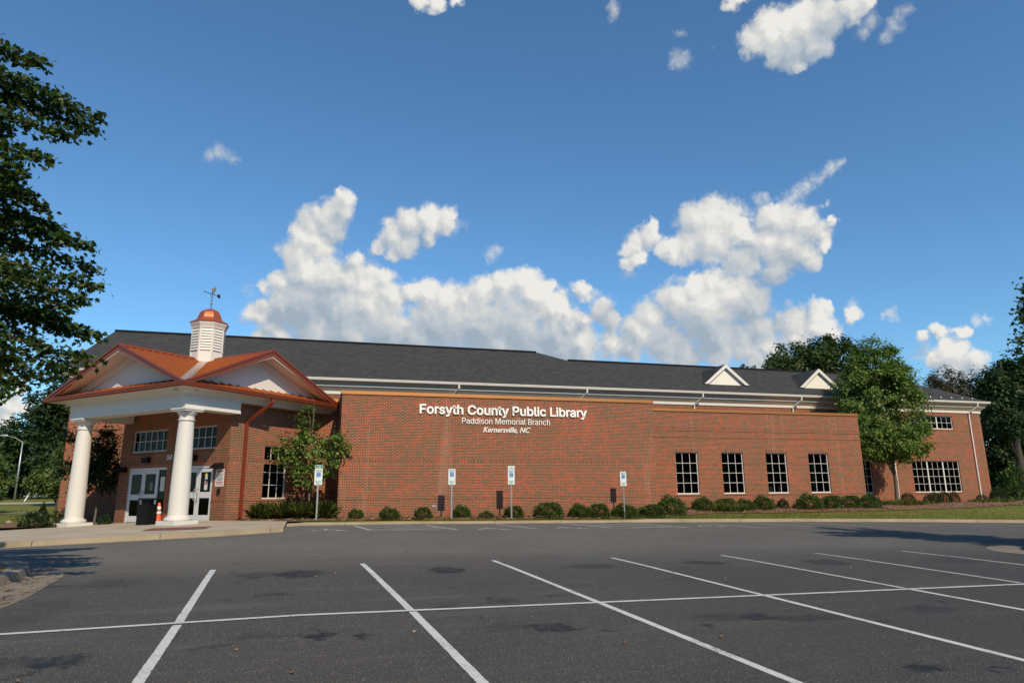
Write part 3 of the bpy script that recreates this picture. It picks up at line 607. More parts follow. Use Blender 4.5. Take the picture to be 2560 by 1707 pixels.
def window(F, u0, u1, z0, z1, cols, rows, panels=1, name='window', lintel=True, sill=True, set_=.075, poke=None):
    fr = MB(); ow = .05; mu = .021
    def bar(a, b, c, d, o, i): fr.fbox(F, a, b, c, d, -i, -o)
    bar(u0+.003, u1-.003, z1-ow, z1-.003, set_, set_+.07); bar(u0+.003, u1-.003, z0+.003, z0+ow+.015, set_-.02, set_+.07)
    bar(u0+.003, u0+ow, z0+ow+.015, z1-ow, set_, set_+.07); bar(u1-ow, u1-.003, z0+ow+.015, z1-ow, set_, set_+.07)
    pw = (u1-u0)/panels
    for k in range(panels):
        a, b = u0+k*pw, u0+(k+1)*pw
        if k: bar(a-.05, a+.05, z0+ow+.015, z1-ow, set_, set_+.07)
        for c in range(1, cols):
            x = a+(b-a)*c/cols; fr.fbox(F, x-mu/2, x+mu/2, z0+ow, z1-ow, -(set_+.045), -(set_+.012))
    for r in range(1, rows):
        z = z0+ow+.015+(z1-z0-2*ow-.015)*r/rows; fr.fbox(F, u0+ow, u1-ow, z-mu/2, z+mu/2, -(set_+.047), -(set_+.010))
    o = fr.build(name, M_WHITE, B)
    g = MB(); g.face([F(u0+.02, z0+.03, -(set_+.05)), F(u1-.02, z0+.03, -(set_+.05)), F(u1-.02, z1-.02, -(set_+.05)), F(u0+.02, z1-.02, -(set_+.05))]); g.build('pane', M_GLASS, o)
    it = MB(); dd = .9
    it.face([F(u0-.4, z0-.5, -dd), F(u1+.4, z0-.5, -dd), F(u1+.4, z1+.5, -dd), F(u0-.4, z1+.5, -dd)])
    it.face([F(u0-.4, z0-.5, -.13), F(u0-.4, z0-.5, -dd), F(u0-.4, z1+.5, -dd), F(u0-.4, z1+.5, -.13)])
    it.face([F(u0-.4, z0-.5, -.13), F(u1+.4, z0-.5, -.13), F(u1+.4, z0-.5, -dd), F(u0-.4, z0-.5, -dd)])
    it.face([F(u0-.4, z1+.5, -.13), F(u1+.4, z1+.5, -.13), F(u1+.4, z1+.5, -dd), F(u0-.4, z1+.5, -dd)])
    it.face([F(u1+.02, z0-.5, -.13), F(u1+.02, z0-.5, -dd), F(u1+.02, z1+.5, -dd), F(u1+.02, z1+.5, -.13)], None, 1)
    it.build('interior', [M_INT, M_INTG], o)
    if lintel:
        l = MB(); l.fbox(F, u0-.04, u1+.04, z1, z1+.2, -.05, .007, brick=lambda u, z: (z-z1, u)); l.build('lintel', M_SOLD, o)
    if sill:
        l = MB(); l.fbox(F, u0-.06, u1+.06, z0-.075, z0, -.05, .03, brick=lambda u, z: (z-z0, u)); l.build('sill', M_SOLD, o)
    return o
FL = .3
ZB0, ZB1 = 3.06, 3.25          # soldier belt at door-head height
ZD0, ZD1 = 1.545, 1.612        # projecting dark course at sill height
ZU0, ZU1 = 5.055, 5.255        # upper soldier belt
# --- main rear wall, Y = 40
Fm = frame((-11.85, 40), (1, 0)); Lm = 61.05; X0 = 11.85
hm = [(42.05+X0, 46.45+X0, 1.57, 3.82), (37.07+X0, 38.44+X0, 1.57, 3.84), (42.05+X0, 46.45+X0, 6.15, 7.12)]
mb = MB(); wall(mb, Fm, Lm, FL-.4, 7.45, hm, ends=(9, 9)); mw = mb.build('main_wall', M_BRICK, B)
belt(mw, Fm, Lm, ZB0, ZB1, hm); belt(mw, Fm, Lm, ZU0, ZU1, hm); belt(mw, Fm, Lm, ZD0, ZD1, hm, .02, sold=False); belt(mw, Fm, Lm, 7.18, 7.40, hm); belt(mw, Fm, Lm, 5.90, 6.06, hm)
window(Fm, *hm[0], 3, 4, panels=3); window(Fm, *hm[1], 3, 4); window(Fm, *hm[2], 3, 2, panels=3, lintel=False)
# --- sign wall, Y = 30.4
Fs = frame((1.3, 30.4), (1, 0)); Ls = 14.97
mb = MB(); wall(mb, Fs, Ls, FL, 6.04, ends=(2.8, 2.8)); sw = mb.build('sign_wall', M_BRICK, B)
Fsl = frame((1.3, 33.2), (0, -1)); Fsr = frame((16.27, 30.4), (0, 1))
R2 = ((Fsl, 2.8), (Fsr, 2.8))
belt(sw, Fs, Ls, ZB0, ZB1, ret=R2); belt(sw, Fs, Ls, ZD0, ZD1, d=.02, sold=False, ret=R2); belt(sw, Fs, Ls, 5.93, 6.04, ret=R2)
# --- wing wall, Y = 33.15
Fw = frame((16.27, 33.15), (1, 0)); Lw = 14.97
hw = [(a-16.27, a+1.37-16.27, 1.62, 3.84) for a in (18.94, 21.78, 24.62, 27.46)]
mb = MB(); wall(mb, Fw, Lw, FL, 6.04, hw, ends=(0, 6.9)); ww = mb.build('wing_wall', M_BRICK, B)
Fwr = frame((31.24, 33.15), (0, 1)); R3 = ((Fwr, 6.9),)
belt(ww, Fw, Lw, ZB0, ZB1, hw, ret=R3); belt(ww, Fw, Lw, ZD0, ZD1, hw, .02, sold=False, ret=R3); belt(ww, Fw, Lw, 5.93, 6.04, ret=R3); belt(ww, Fw, Lw, ZU0, ZU1, ret=R3); belt(ww, Fw, Lw, ZU0-.067, ZU0, d=.025, sold=False, ret=R3); belt(ww, Fw, Lw, 4.63, 4.70, d=.025, sold=False, ret=R3)
wins = [window(Fw, *h, 3, 4) for h in hw]
for a, b, z in ((.1, .42, 1.98), (.78, 1.0, 1.99)):
    mb = MB(); mb.face([Fw(hw[2][0]+a, 1.67, -.16), Fw(hw[2][0]+b, 1.67, -.16), Fw(hw[2][0]+b-.03, z, -.2), Fw(hw[2][0]+a+.03, z, -.2)])
    mb.build('paper_stand', mat('paper_in_window', (.95, 1, .95), .6), wins[2])
mb = MB(); mb.fbox(Fw, hw[1][0]+.08, hw[1][0]+.26, 2.18, 2.42, -.3, -.29); mb.build('poster', mat('poster_yellow', (.9, .75, .1), .6), wins[1])
mb = MB(); mb.fbox(Fw, hw[3][0]+.55, hw[3][0]+.60, 1.7, 3.6, -.5, -.45); mb.fbox(Fw, hw[3][0]+.66, hw[3][0]+.68, 1.7, 3.3, -.5, -.45); mb.build('curtain_edge', mat('pale_curtain', (.8, .85, .8), .7), wins[3])
# --- short link wall between entrance and sign wall
Fk = frame((-2.2, 33.15), (1, 0))
mb = MB(); wall(mb, Fk, 3.55, FL, 6.04); lk = mb.build('link_wall', M_BRICK, B)
belt(lk, Fk, 3.55, ZB0, ZB1); belt(lk, Fk, 3.55, 5.93, 6.04)
# --- copper coping and flat roofs
def coping(F, L, z0=6.04, z1=6.19, e0=.04, e1=.04, back=.4):
    mb = MB(); mb.fbox(F, -e0, L+e1, z0, z1, -back, .04); mb.fbox(F, -e0-.004, L+e1+.004, z0+.002, z0+.022, -.02, .052)
    for u in np.arange(1.2, L, 3.05): mb.fbox(F, u-.012, u+.012, z0+.024, z1+.006, -back, .046)
    return mb.build('coping', M_COPPER, B)
coping(Fs, Ls); coping(Fw, Lw, e0=0); coping(Fk, 3.5, e0=0, e1=-.02)
mb = MB(); mb.fbox(Fsl, 0, 2.76, 6.04, 6.188, -.4, .04); mb.build('coping', M_COPPER, B)
mb = MB(); mb.fbox(Fwr, .0, 6.8, 6.04, 6.188, -.4, .04); mb.build('coping', M_COPPER, B)
mb = MB(); mb.face([(1.35, 30.5, 5.98), (16.2, 30.5, 5.98), (16.2, 39.98, 5.98), (1.35, 39.98, 5.98)]); mb.face([(16.2, 33.3, 5.98), (31.15, 33.3, 5.98), (31.15, 39.98, 5.98), (16.2, 39.98, 5.98)]); mb.face([(-2.2, 33.3, 5.98), (1.35, 33.3, 5.98), (1.35, 39.98, 5.98), (-2.2, 39.98, 5.98)])
mb.build('flat_roof', M_RIDGE, B)
mb = MB(); mb.fbox(Fw, 6.4, 11.2, 6.195, 6.255, -.5, -.42); mb.build('parapet_rail', M_STEEL, B)
# --- cornice and gutter of the main eave
def cornice(F, L, mi0, mi1, ext=0):
    mb = MB()
    mb.prof(F, 0, L, [(-.05, 7.40), (.06, 7.40), (.075, 7.55), (.05, 7.56), (-.05, 7.56)], 0, mi0, mi1)
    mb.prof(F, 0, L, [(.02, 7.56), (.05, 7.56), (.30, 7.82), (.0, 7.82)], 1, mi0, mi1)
    mb.prof(F, 0, L, [(.0, 7.82), (.315, 7.82), (.325, 7.90), (.0, 7.90)], 0, mi0, mi1)
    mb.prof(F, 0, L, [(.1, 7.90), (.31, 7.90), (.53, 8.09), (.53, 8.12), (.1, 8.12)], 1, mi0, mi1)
    return mb.build('cornice', [M_WHITE, M_WARMSHADE], B)
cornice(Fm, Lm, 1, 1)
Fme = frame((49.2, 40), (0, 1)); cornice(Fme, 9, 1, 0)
def gutter(F, u0, u1, z0, z1, d0, d1, m, m0=0, m1=0, name='gutter'):
    mb = MB(); h = z1-z0; d = d1-d0
    mb.prof(F, u0, u1, [(d0, z0), (d0+d*.62, z0), (d0+d*.80, z0+h*.25), (d0+d*.86, z0+h*.62), (d1, z0+h*.75), (d1, z1), (d1-.015, z1), (d1-.015, z0+h*.8), (d0+.01, z0+h*.8), (d0+.01, z1), (d0, z1)], 0, m0, m1)
    return mb.build(name, m, B)
gutter(Fm, -.53, Lm+.53, 8.10, 8.245, .53, .655, M_WHITE)
gutter(Fme, -.53, 9, 8.10, 8.245, .53, .655, M_WHITE)
# --- main shingle roof
EY, EZ, TP = 39.40, 8.225, .5
def rp(Y): return EZ + TP*(Y-EY)
R1Y, R2Y = 46.77, 45.09
XL, XR = -12.45, 49.74
def roofmesh(faces, name='roof'):
    mb = MB()
    for pts in faces: mb.face(pts, [(p[0], p[1]*1.118) for p in pts])
    return mb.build(name, M_SHING, B)
rl, rr = -11.95, 15.85; hl = (R1Y-EY)
hr = R1Y-R2Y
main_roof = roofmesh([
    [(XL, EY, EZ), (rr+hr, EY, EZ), (rr+hr, R2Y, rp(R2Y)), (rr, R1Y, rp(R1Y)), (rl, R1Y, rp(R1Y))],
    [(XL, 2*R1Y-EY, EZ), (XL, EY, EZ), (rl, R1Y, rp(R1Y))],
    [(rr+hr, R2Y, rp(R2Y)), (rr+hr, 2*R1Y-R2Y, rp(R2Y)), (rr, R1Y, rp(R1Y))],
    [(rr+hr, 2*R1Y-EY, EZ), (XL, 2*R1Y-EY, EZ), (rl, R1Y, rp(R1Y)), (rr, R1Y, rp(R1Y)), (rr+hr, 2*R1Y-R2Y, rp(R2Y))],
    [(rr+hr, EY, EZ), (XR, EY, EZ), (XR-.78*(R2Y-EY), R2Y, rp(R2Y)), (rr+hr, R2Y, rp(R2Y))],
    [(XR, EY, EZ), (XR, 2*R2Y-EY, EZ), (XR-.78*(R2Y-EY), R2Y, rp(R2Y))],
    [(XR, 2*R2Y-EY, EZ), (rr+hr, 2*R2Y-EY, EZ), (rr+hr, R2Y, rp(R2Y)), (XR-.78*(R2Y-EY), R2Y, rp(R2Y))]])
mb = MB(); 
mb.box(rl, rr-.15, R1Y-.16, R1Y+.16, rp(R1Y)-.06, rp(R1Y)+.07); mb.box(rr+hr+.05, XR-.78*(R2Y-EY), R2Y-.16, R2Y+.16, rp(R2Y)-.06, rp(R2Y)+.07)
mb.build('ridge_vent', M_RIDGE, main_roof)
for k in range(9):
    x = 40.5+k*1.02; y = EY+.55; z = rp(y); mb = MB()
    mb.hexa([(x-.04, y-.05, z), (x+.04, y-.05, z), (x+.04, y+.05, z+.03), (x-.04, y+.05, z+.03), (x-.04, y-.03, z+.10), (x+.04, y-.03, z+.10), (x+.04, y+.02, z+.11), (x-.04, y+.02, z+.11)])
    mb.build('snow_guard', M_WHITE, main_roof)
for cx, yd in ((27.72, 41.0), (35.55, 41.02)):
    zb = rp(yd); hw_, hh = 1.78, 1.42; yr = yd + hh/TP
    d = MB()
    A, Lp, Rp = (cx, yd-.15, zb+hh), (cx-hw_, yd-.15, zb-.02), (cx+hw_, yd-.15, zb-.02)
    rdg = (cx, yr, zb+hh)
    for p in (Lp, Rp):
        pts = [p, A, rdg, (p[0], yd+.02, rp(yd)+.01)]; pts = pts if p is Lp else pts[::-1]
        d.face([(q[0], q[1], q[2]+.03) for q in pts], [(q[1], q[0]) for q in pts])
    dm = d.build('dormer', M_SHING, B)
    f = MB(); t = .2
    for s in (-1, 1):
        a0 = (cx, zb+hh+.02); a1 = (cx+s*hw_, zb); k = t*math.hypot(hw_, hh)/hw_; kx = t*math.hypot(hw_, hh)/hh
        q = [(a0[0], a0[1]), (a1[0], a1[1]), (a1[0]-s*kx, a1[1]), (a0[0], a0[1]-k)]
        P = [(x, yd-.2, z) for x, z in q] + [(x, yd-.05, z) for x, z in q]
        f.hexa([P[3], P[2], P[6], P[7], P[0], P[1], P[5], P[4]])
    f.build('rake_board', M_WHITE, dm)
    g = MB(); g.face([(cx-hw_+.1, yd, zb-.05), (cx+hw_-.1, yd, zb-.05), (cx, yd, zb+hh-.1)]); g.build('gable_panel', mat('cream_panel', (.74, .70, .62), .7), dm)
# --- white downspouts on the main wall
def spout(path, mt, wd=.085, dp=.065, name='downspout'):
    mb = MB()
    for (a, b) in zip(path, path[1:]):
        a = Vector(a); b = Vector(b); d = (b-a).normalized(); sx = Vector((1, 0, 0)); sy = d.cross(sx).normalized()
        e = d*.03
        P = [a-e-sx*wd/2-sy*dp/2, a-e+sx*wd/2-sy*dp/2, a-e+sx*wd/2+sy*dp/2, a-e-sx*wd/2+sy*dp/2]; Q = [p+(b-a)+e*2 for p in P]
        mb.hexa(P+Q)
    return mb.build(name, mt, B)
for x, zlow in ((8.0, 6.0), (16.2, 6.0), (24.45, 6.0), (32.2, 6.0), (40.45, .85), (48.05, .85)):
    path = [(x+.40, 39.41, 8.12), (x+.40, 39.41, 7.90), (x, 39.88, 7.42), (x, 39.93, 7.2), (x, 39.93, zlow)]
    if zlow < 5: path += [(x+.02, 39.75, zlow-.07)]
    spout(path, M_WHITE)
# --- lettering on the sign wall
import os
FONT = None
try:
    FONT = bpy.data.fonts.load(os.path.join(bpy.utils.system_resource('DATAFILES'), 'fonts', 'Inter.woff2'))
except Exception:
    FONT = None
def text_mesh(name, body, size, mt, parent, P, ux, uy, nrm, width=None, height=None, shear=0, embold=0, depth=.03, align='LEFT', italic=False):
    cu = bpy.data.curves.new(name+'_curve', 'FONT'); cu.body = body; cu.size = 1; cu.extrude = .5; cu.shear = shear; cu.offset = embold; cu.font = FONT if FONT and not italic else cu.font; cu.resolution_u = 3; cu.align_x = 'LEFT'
    o = bpy.data.objects.new(name+'_tmp', cu); C.objects.link(o)
    dg = bpy.context.evaluated_depsgraph_get(); me = bpy.data.meshes.new_from_object(o.evaluated_get(dg)); bpy.data.objects.remove(o); bpy.data.curves.remove(cu)
    n = len(me.vertices); a = np.zeros(n*3); me.vertices.foreach_get('co', a); a = a.reshape(-1, 3)
    x0, x1 = a[:, 0].min(), a[:, 0].max(); cap = .682 if (FONT is None or italic) else .5087
    sy = (height/cap) if height else size; sx = (width/(x1-x0)) if width else sy
    u = (a[:, 0]-x0)*sx; v = a[:, 1]*sy; wv = (a[:, 2]/.5*.5+.5)*depth
    if align == 'CENTER': u = u - u.max()/2
    P = np.array(P); q = P + u[:, None]*np.array(ux) + v[:, None]*np.array(uy) + wv[:, None]*np.array(nrm)
    off = ORG.get(parent.name, Vector((0, 0, 0))); q = q - np.array(off)
    me.vertices.foreach_set('co', q.astype(np.float32).ravel()); me.name = name; me.materials.clear(); me.materials.append(mt); me.update()
    r = bpy.data.objects.new(name, me); C.objects.link(r); r.parent = parent; ORG[r.name] = off
    return r
M_LET = mat('white_letters', (.86, .84, .80), .5)
UX, UZ, NY = (1, 0, 0), (0, 0, 1), (0, -1, 0)
text_mesh('wall_lettering', 'Forsyth County Public Library', 1, M_LET, B, (4.68, 30.385, 5.275), UX, UZ, NY, width=8.05, height=.40, embold=.020, depth=.05)
text_mesh('wall_lettering', 'Paddison Memorial Branch', 1, M_LET, B, (6.62, 30.385, 4.85), UX, UZ, NY, width=4.22, height=.265, embold=.0, depth=.04)
text_mesh('wall_lettering', 'Kernersville, NC', 1, M_LET, B, (7.6, 30.385, 4.48), UX, UZ, NY, width=2.28, height=.235, shear=.38, embold=.010, depth=.03, italic=True)
mb = MB(); mb.box(8.79, 8.80, 30.396, 30.40, .5, 5.92); mb.build('control_joint', mat('joint_sealant', (.20, .10, .07), .9), sw)
mb = MB(); mb.box(5.32, 5.41, 30.36, 30.40, 1.18, 1.28); mb.box(5.43, 5.5, 30.36, 30.40, 1.19, 1.27); mb.build('outlet_box', M_STEEL, B)
# ------------------------------------------------------------------ entrance block (turned 45 degrees)
def nm(n, m, z): return ((n+m)/S2, (n-m)/S2, z)
DN, WM, ML = 18.9, -23.2, -30.3
NA, NB, MA, MB_, NC, MC = 15.95, 24.0, -31.2, -22.3, 19.97, -26.5
Fd = frame(nm(DN, ML, 0)[:2], (1, -1)); Ld = WM-ML
Fv = frame(nm(DN, WM, 0)[:2], (1, 1)); Lv = 6.6
zf = .62
um = lambda m: m-ML
hd = [(um(-29.6), um(-27.0), .64, 2.98), (um(-26.5), um(-24.05), .70, 2.98), (um(-29.58), um(-27.15), 3.65, 4.60), (um(-26.45), um(-24.02), 3.65, 4.60)]
hv = [(20.71-DN, 21.99-DN, 1.60, 3.82)]
mb = MB(); wall(mb, Fd, Ld, .2, 5.6, hd, ends=(7, 0)); wall(mb, Fv, Lv, .2, 5.6, hv); ew = mb.build('entrance_wall', M_BRICK, B)
belt(ew, Fd, Ld, ZB0, ZB1, hd, ret=((Fv, Lv),)); belt(ew, Fd, Ld, ZD0, ZD1, hd, .02, sold=False, ret=((Fv, Lv),))
window(Fd, *hd[2], 6, 2, lintel=False); window(Fd, *hd[3], 6, 2, lintel=False); window(Fv, *hv[0], 3, 4)
def glassdoor(u0, u1, z0, z1, hinge):
    d = MB(); st = .12; mr = z0+.93; w_ = u1-u0
    g = MB()
    for a, b, c, e in ((u0, u0+st, z0, z1), (u1-st, u1, z0, z1), (u0+st, u1-st, z1-.16, z1), (u0+st, u1-st, z0, z0+.26), (u0+st, u1-st, mr, mr+.24)):
        d.fbox(Fd, a+.001, b-.001, c+.001, e-.001, -.10, -.055)
    o = d.build('door', M_DOORW, B)
    for c, e in ((z0+.26, mr), (mr+.24, z1-.16)):
        g.face([Fd(u0+st, c, -.08), Fd(u1-st, c, -.08), Fd(u1-st, e, -.08), Fd(u0+st, e, -.08)])
    g.build('pane', M_GLASS, o)
    h = MB(); hx = u1-.06 if hinge == 'L' else u0+.06; s = -1 if hinge == 'L' else 1
    pts = [Fd(hx, mr-.12, -.05), Fd(hx, mr-.12, .02), Fd(hx+s*.05, mr-.02, .03), Fd(hx+s*.07, mr+.12, .03), Fd(hx+s*.05, mr+.26, .03), Fd(hx, mr+.36, .02), Fd(hx, mr+.36, -.05)]
    h.tube(pts, .013, 8); h.build('handle', M_STEEL, o, smooth=True)
    return o
def doorset(u0, u1, z0, z1, flip):
    f = MB(); fw = .055
    f.fbox(Fd, u0+.003, u1-.003, z1-.10, z1-.003, -.16, -.03); f.fbox(Fd, u0+.003, u0+fw, z0, z1-.10, -.14, -.04); f.fbox(Fd, u1-fw, u1-.003, z0, z1-.10, -.14, -.04)
    sl_ = .52
    a, b = (u0+fw, u1-fw-sl_-.05) if not flip else (u0+fw+sl_+.05, u1-fw)
    if not flip: f.fbox(Fd, b, b+.05, z0, z1-.10, -.14, -.04)
    else: f.fbox(Fd, a-.05, a, z0, z1-.10, -.14, -.04)
    o = f.build('door_frame', M_DOORW, B)
    s0, s1 = (b+.05, u1-fw) if not flip else (u0+fw, a-.05)
    g = MB(); g.face([Fd(s0, z0, -.09), Fd(s1, z0, -.09), Fd(s1, z1-.1, -.09), Fd(s0, z1-.1, -.09)]); g.build('sidelight', M_GLASS, o)
    it = MB(); 
    it.face([Fd(u0-.3, z0-.1, -1.6), Fd(u1+.3, z0-.1, -1.6), Fd(u1+.3, z1+.2, -1.6), Fd(u0-.3, z1+.2, -1.6)])
    it.face([Fd(u0-.3, z0-.1, -.15), Fd(u0-.3, z0-.1, -1.6), Fd(u0-.3, z1+.2, -1.6), Fd(u0-.3, z1+.2, -.15)])
    it.face([Fd(u1+.3, z0-.1, -.15), Fd(u1+.3, z0-.1, -1.6), Fd(u1+.3, z1+.2, -1.6), Fd(u1+.3, z1+.2, -.15)])
    it.face([Fd(u0-.3, z1+.2, -.15), Fd(u1+.3, z1+.2, -.15), Fd(u1+.3, z1+.2, -1.6), Fd(u0-.3, z1+.2, -1.6)])
    it.face([Fd(u0-.3, z0-.02, -.15), Fd(u1+.3, z0-.02, -.15), Fd(u1+.3, z0-.02, -1.6), Fd(u0-.3, z0-.02, -1.6)])
    it.build('interior', M_INT, o)
    mid = (a+b)/2
    l = glassdoor(a+.005, mid-.004, z0+.03, z1-.105, 'L'); r = glassdoor(mid+.004, b-.005, z0+.03, z1-.105, 'R')
    return o, l, r, (s0, s1)
dl = doorset(*hd[0][:2], .66, 2.98, False); dr = doorset(*hd[1][:2], .72, 2.98, True)
def sticker(u0, u1, z0, z1, mt, par, d=-.074, name='notice'):
    mb = MB(); mb.fbox(Fd, u0, u1, z0, z1, d-.003, d); return mb.build(name, mt, par)
s0, s1 = dl[3]
sticker(s0+.12, s0+.40, 1.98, 2.58, M_PAPER, dl[0], -.084)
u = (hd[0][0]+.055+ (hd[0][1]-hd[0][0]-.68)*.5)+.45
sticker(u, u+.2, 2.02, 2.36, M_GREYP, dl[2])
ur = um(-24.62)
sticker(ur, ur+.19, 2.0, 2.34, M_PAPER, dr[2]); sticker(ur+.012, ur+.178, 2.22, 2.30, M_PINK, dr[2], -.069); sticker(ur+.01, ur+.18, 2.36, 2.42, M_SIGNB, dr[2], -.071); sticker(ur+.02, ur+.17, 2.43, 2.52, M_PAPER, dr[2], -.071)
mb = MB(); mb.face([Fd(ur+.095+.085*math.cos(k*math.pi/8), 2.58+.085*math.sin(k*math.pi/8), -.066) for k in range(16)]); mb.build('notice', M_YELS, dr[2])
# 248
pn = Fd(um(-27.07), 3.285, .004); ud = (1/S2, -1/S2, 0); nd_ = (-1/S2, -1/S2, 0)
text_mesh('house_number', '248', 1, M_LET, B, pn, ud, UZ, nd_, width=.36, height=.20, shear=.25, embold=.006, depth=.02)
# lamps on the door wall
for m_, z_ in ((-28.35, 3.31), (-25.3, 3.31)):
    mb = MB(); u_ = um(m_)
    mb.hexa([Fd(u_-.2, z_-.12, .16), Fd(u_+.2, z_-.12, .16), Fd(u_+.2, z_-.12, 0), Fd(u_-.2, z_-.12, 0), Fd(u_-.2, z_+.10, .20), Fd(u_+.2, z_+.10, .20), Fd(u_+.2, z_+.12, 0), Fd(u_-.2, z_+.12, 0)])
    mb.build('wall_light', M_BLACK, B, bevel=.012)
for m_, z_ in ((-30.0, 2.93), (-23.72, 2.93)):
    mb = MB(); u_ = um(m_)
    mb.hexa([Fd(u_-.3, z_-.10, .30), Fd(u_+.3, z_-.10, .30), Fd(u_+.3, z_-.10, 0), Fd(u_-.3, z_-.10, 0), Fd(u_-.24, z_+.12, .05), Fd(u_+.24, z_+.12, .05), Fd(u_+.24, z_+.13, 0), Fd(u_-.24, z_+.13, 0)])
    mb.build('wall_light', M_BLACK, B, bevel=.01)
mb = MB(); mb.fbox(Fd, um(-23.68), um(-23.55), 1.83, 2.03, 0, .06); mb.build('call_box', M_BLACK, B, bevel=.01)
# entablature
ZBm, ZFr, ZSf = 4.965, 5.455, 5.70
NBm, MBr, MBl = 16.45, -22.78, -30.22
Fb = frame(nm(NBm, MBl, 0)[:2], (1, -1)); Fr = frame(nm(NBm, MBr, 0)[:2], (1, 1))
mb = MB()
mb.fbox(Fb, .0, MBr-MBl, ZBm, ZFr, -.62, 0); mb.fbox(Fr, .62, DN-NBm+.06, ZBm, ZFr, -.62, 0)
Fbl = frame(nm(DN, MBl, 0)[:2], (-1, -1)); mb.fbox(Fbl, 0.02, DN-NBm-.62, ZBm, ZFr, -.62, 0)
mb.fbox(Fb, -.03, MBr-MBl+.03, ZBm+.004, ZBm+.06, -.5, .03); mb.fbox(Fr, .5, DN-NBm+.055, ZBm+.004, ZBm+.06, -.5, .03)
mb.build('entablature', M_WHITE, B)
mb = MB(); mb.face([Fb(.6, ZFr-.1, -.6), Fb(MBr-MBl-.6, ZFr-.1, -.6), Fb(MBr-MBl-.6, ZFr-.1, -2.45), Fb(.6, ZFr-.1, -2.45)]); mb.build('porch_ceiling', M_WHITE, B)
mb = MB()
crown = [(-.45, ZFr-.01), (.012, ZFr-.01), (.02, ZFr+.06), (.22, ZFr+.20), (.30, ZSf), (-.45, ZSf)]
mb.prof(Fb, 0, MBr-MBl, crown, 0, 1, 1)
mb.prof(Fr, 0, 24.25-NBm, [(-.45, ZFr-.01), (.012, ZFr-.01), (.02, ZFr+.06), (.22, ZFr+.20), (.30, ZSf-.001), (-.45, ZSf-.001)], 0, 1, 0)
mb.prof(Fbl, -5, DN-NBm, crown, 0, 0, 1)
mb.build('cornice', M_WHITE, B)
# columns
for n_, m_, zb, ang in ((16.72, -23.0, .73, 0), (16.72, -29.5, .60, 0)):
    cx, cy, _ = nm(n_, m_, 0); h = 4.965-zb
    c = MB(); pr = [(.345, .30), (.343, .8), (.333, 1.5), (.310, 2.4), (.285, h-.9), (.268, h-.55), (.264, h-.46)]
    c.lathe((cx, cy, zb), pr, 48); col = c.build('column', M_COLW, B, smooth=True); smooth_angle(col)
    k = MB(); k.lathe((cx, cy, zb), [(.264, h-.47), (.295, h-.465), (.308, h-.44), (.295, h-.415), (.266, h-.41), (.268, h-.28), (.285, h-.27), (.295, h-.25), (.325, h-.21), (.36, h-.15), (.365, h-.135), (.36, h-.12)], 48)
    fa = frame((cx, cy), (1, -1)); k.fbox(fa, -.385, .385, zb+h-.12, zb+h-.06, -.385, .385); k.fbox(fa, -.415, .415, zb+h-.06, zb+h-.004, -.415, .415)
    o = k.build('capital', M_COLW, col, smooth=True); smooth_angle(o)
    k = MB(); k.lathe((cx, cy, zb), [(.43, .14), (.455, .16), (.465, .20), (.455, .245), (.42, .265), (.395, .27), (.395, .29), (.365, .305), (.346, .33)], 48)
    o = k.build('base', M_COLW, col, smooth=True); smooth_angle(o)
    k = MB(); k.fbox(fa, -.5, .5, zb-.12, zb+.145, -.5, .5); k.build('plinth', M_COLW, col, bevel=.008)
# metal cross-gable roof
ZE, ZA = 5.83, 7.68
cor = [(NA, MB_), (NB, MB_), (NB, MA), (NA, MA)]; apx = [((NA+NA)/2, MC), (NC, MB_), (NB, MC), (NC, MA)]
A_ = [nm(n, m, ZA) for n, m in apx]; K_ = [nm(n, m, ZE) for n, m in cor]; CT = nm(NC, MC, ZA)
mb = MB()
tri = [(A_[0], K_[0], CT), (K_[0], A_[1], CT), (A_[1], K_[1], CT), (K_[1], A_[2], CT), (A_[2], K_[2], CT), (K_[2], A_[3], CT), (A_[3], K_[3], CT), (K_[3], A_[0], CT)]
for t in tri: mb.face(t)
proof = mb.build('entrance_roof', M_METR, B)
mb = MB()
def seams(P, Q, R, sp=.33):
    # P apex, Q eave corner, R centre: seams run down the slope, perpendicular to ridge P-R
    P, Q, R = map(Vector, (P, Q, R)); rd = (R-P); L = rd.length; rd /= L
    foot = P + rd*((Q-P).dot(rd)); dn = (Q-foot); nrm = rd.cross(dn.normalized()); nrm = nrm if nrm.z > 0 else -nrm
    k = 1
    while k*sp < L-.1:
        s = k*sp; a = P+rd*s; f = 1 - s/L; b = a + dn*f
        e = rd*.014
        mb.hexa([a-e, a+e, b+e, b-e, a-e+nrm*.045, a+e+nrm*.045, b+e+nrm*.045, b-e+nrm*.045]); k += 1
for t in tri:
    ap = t[0] if t[0][2] > ZE+.5 else t[1]; kk = t[1] if ap is t[0] else t[0]
    seams(ap, kk, t[2])
mb.build('standing_seam', M_METR, proof)
mb = MB()
for a in A_:
    a = Vector(a); c = Vector(CT); d = (c-a).normalized(); s = Vector((-d.y, d.x, 0))
    P = [a-d*.04+s*.13-Vector((0, 0, .03)), a-d*.04-s*.13-Vector((0, 0, .03)), c-s*.13-Vector((0, 0, .03)), c+s*.13-Vector((0, 0, .03))]
    mb.hexa(P+[a-d*.04+s*.05+Vector((0, 0, .07)), a-d*.04-s*.05+Vector((0, 0, .07)), c-s*.05+Vector((0, 0, .07)), c+s*.05+Vector((0, 0, .07))])
mb.build('ridge_cap', M_METD, proof)
mb = MB()
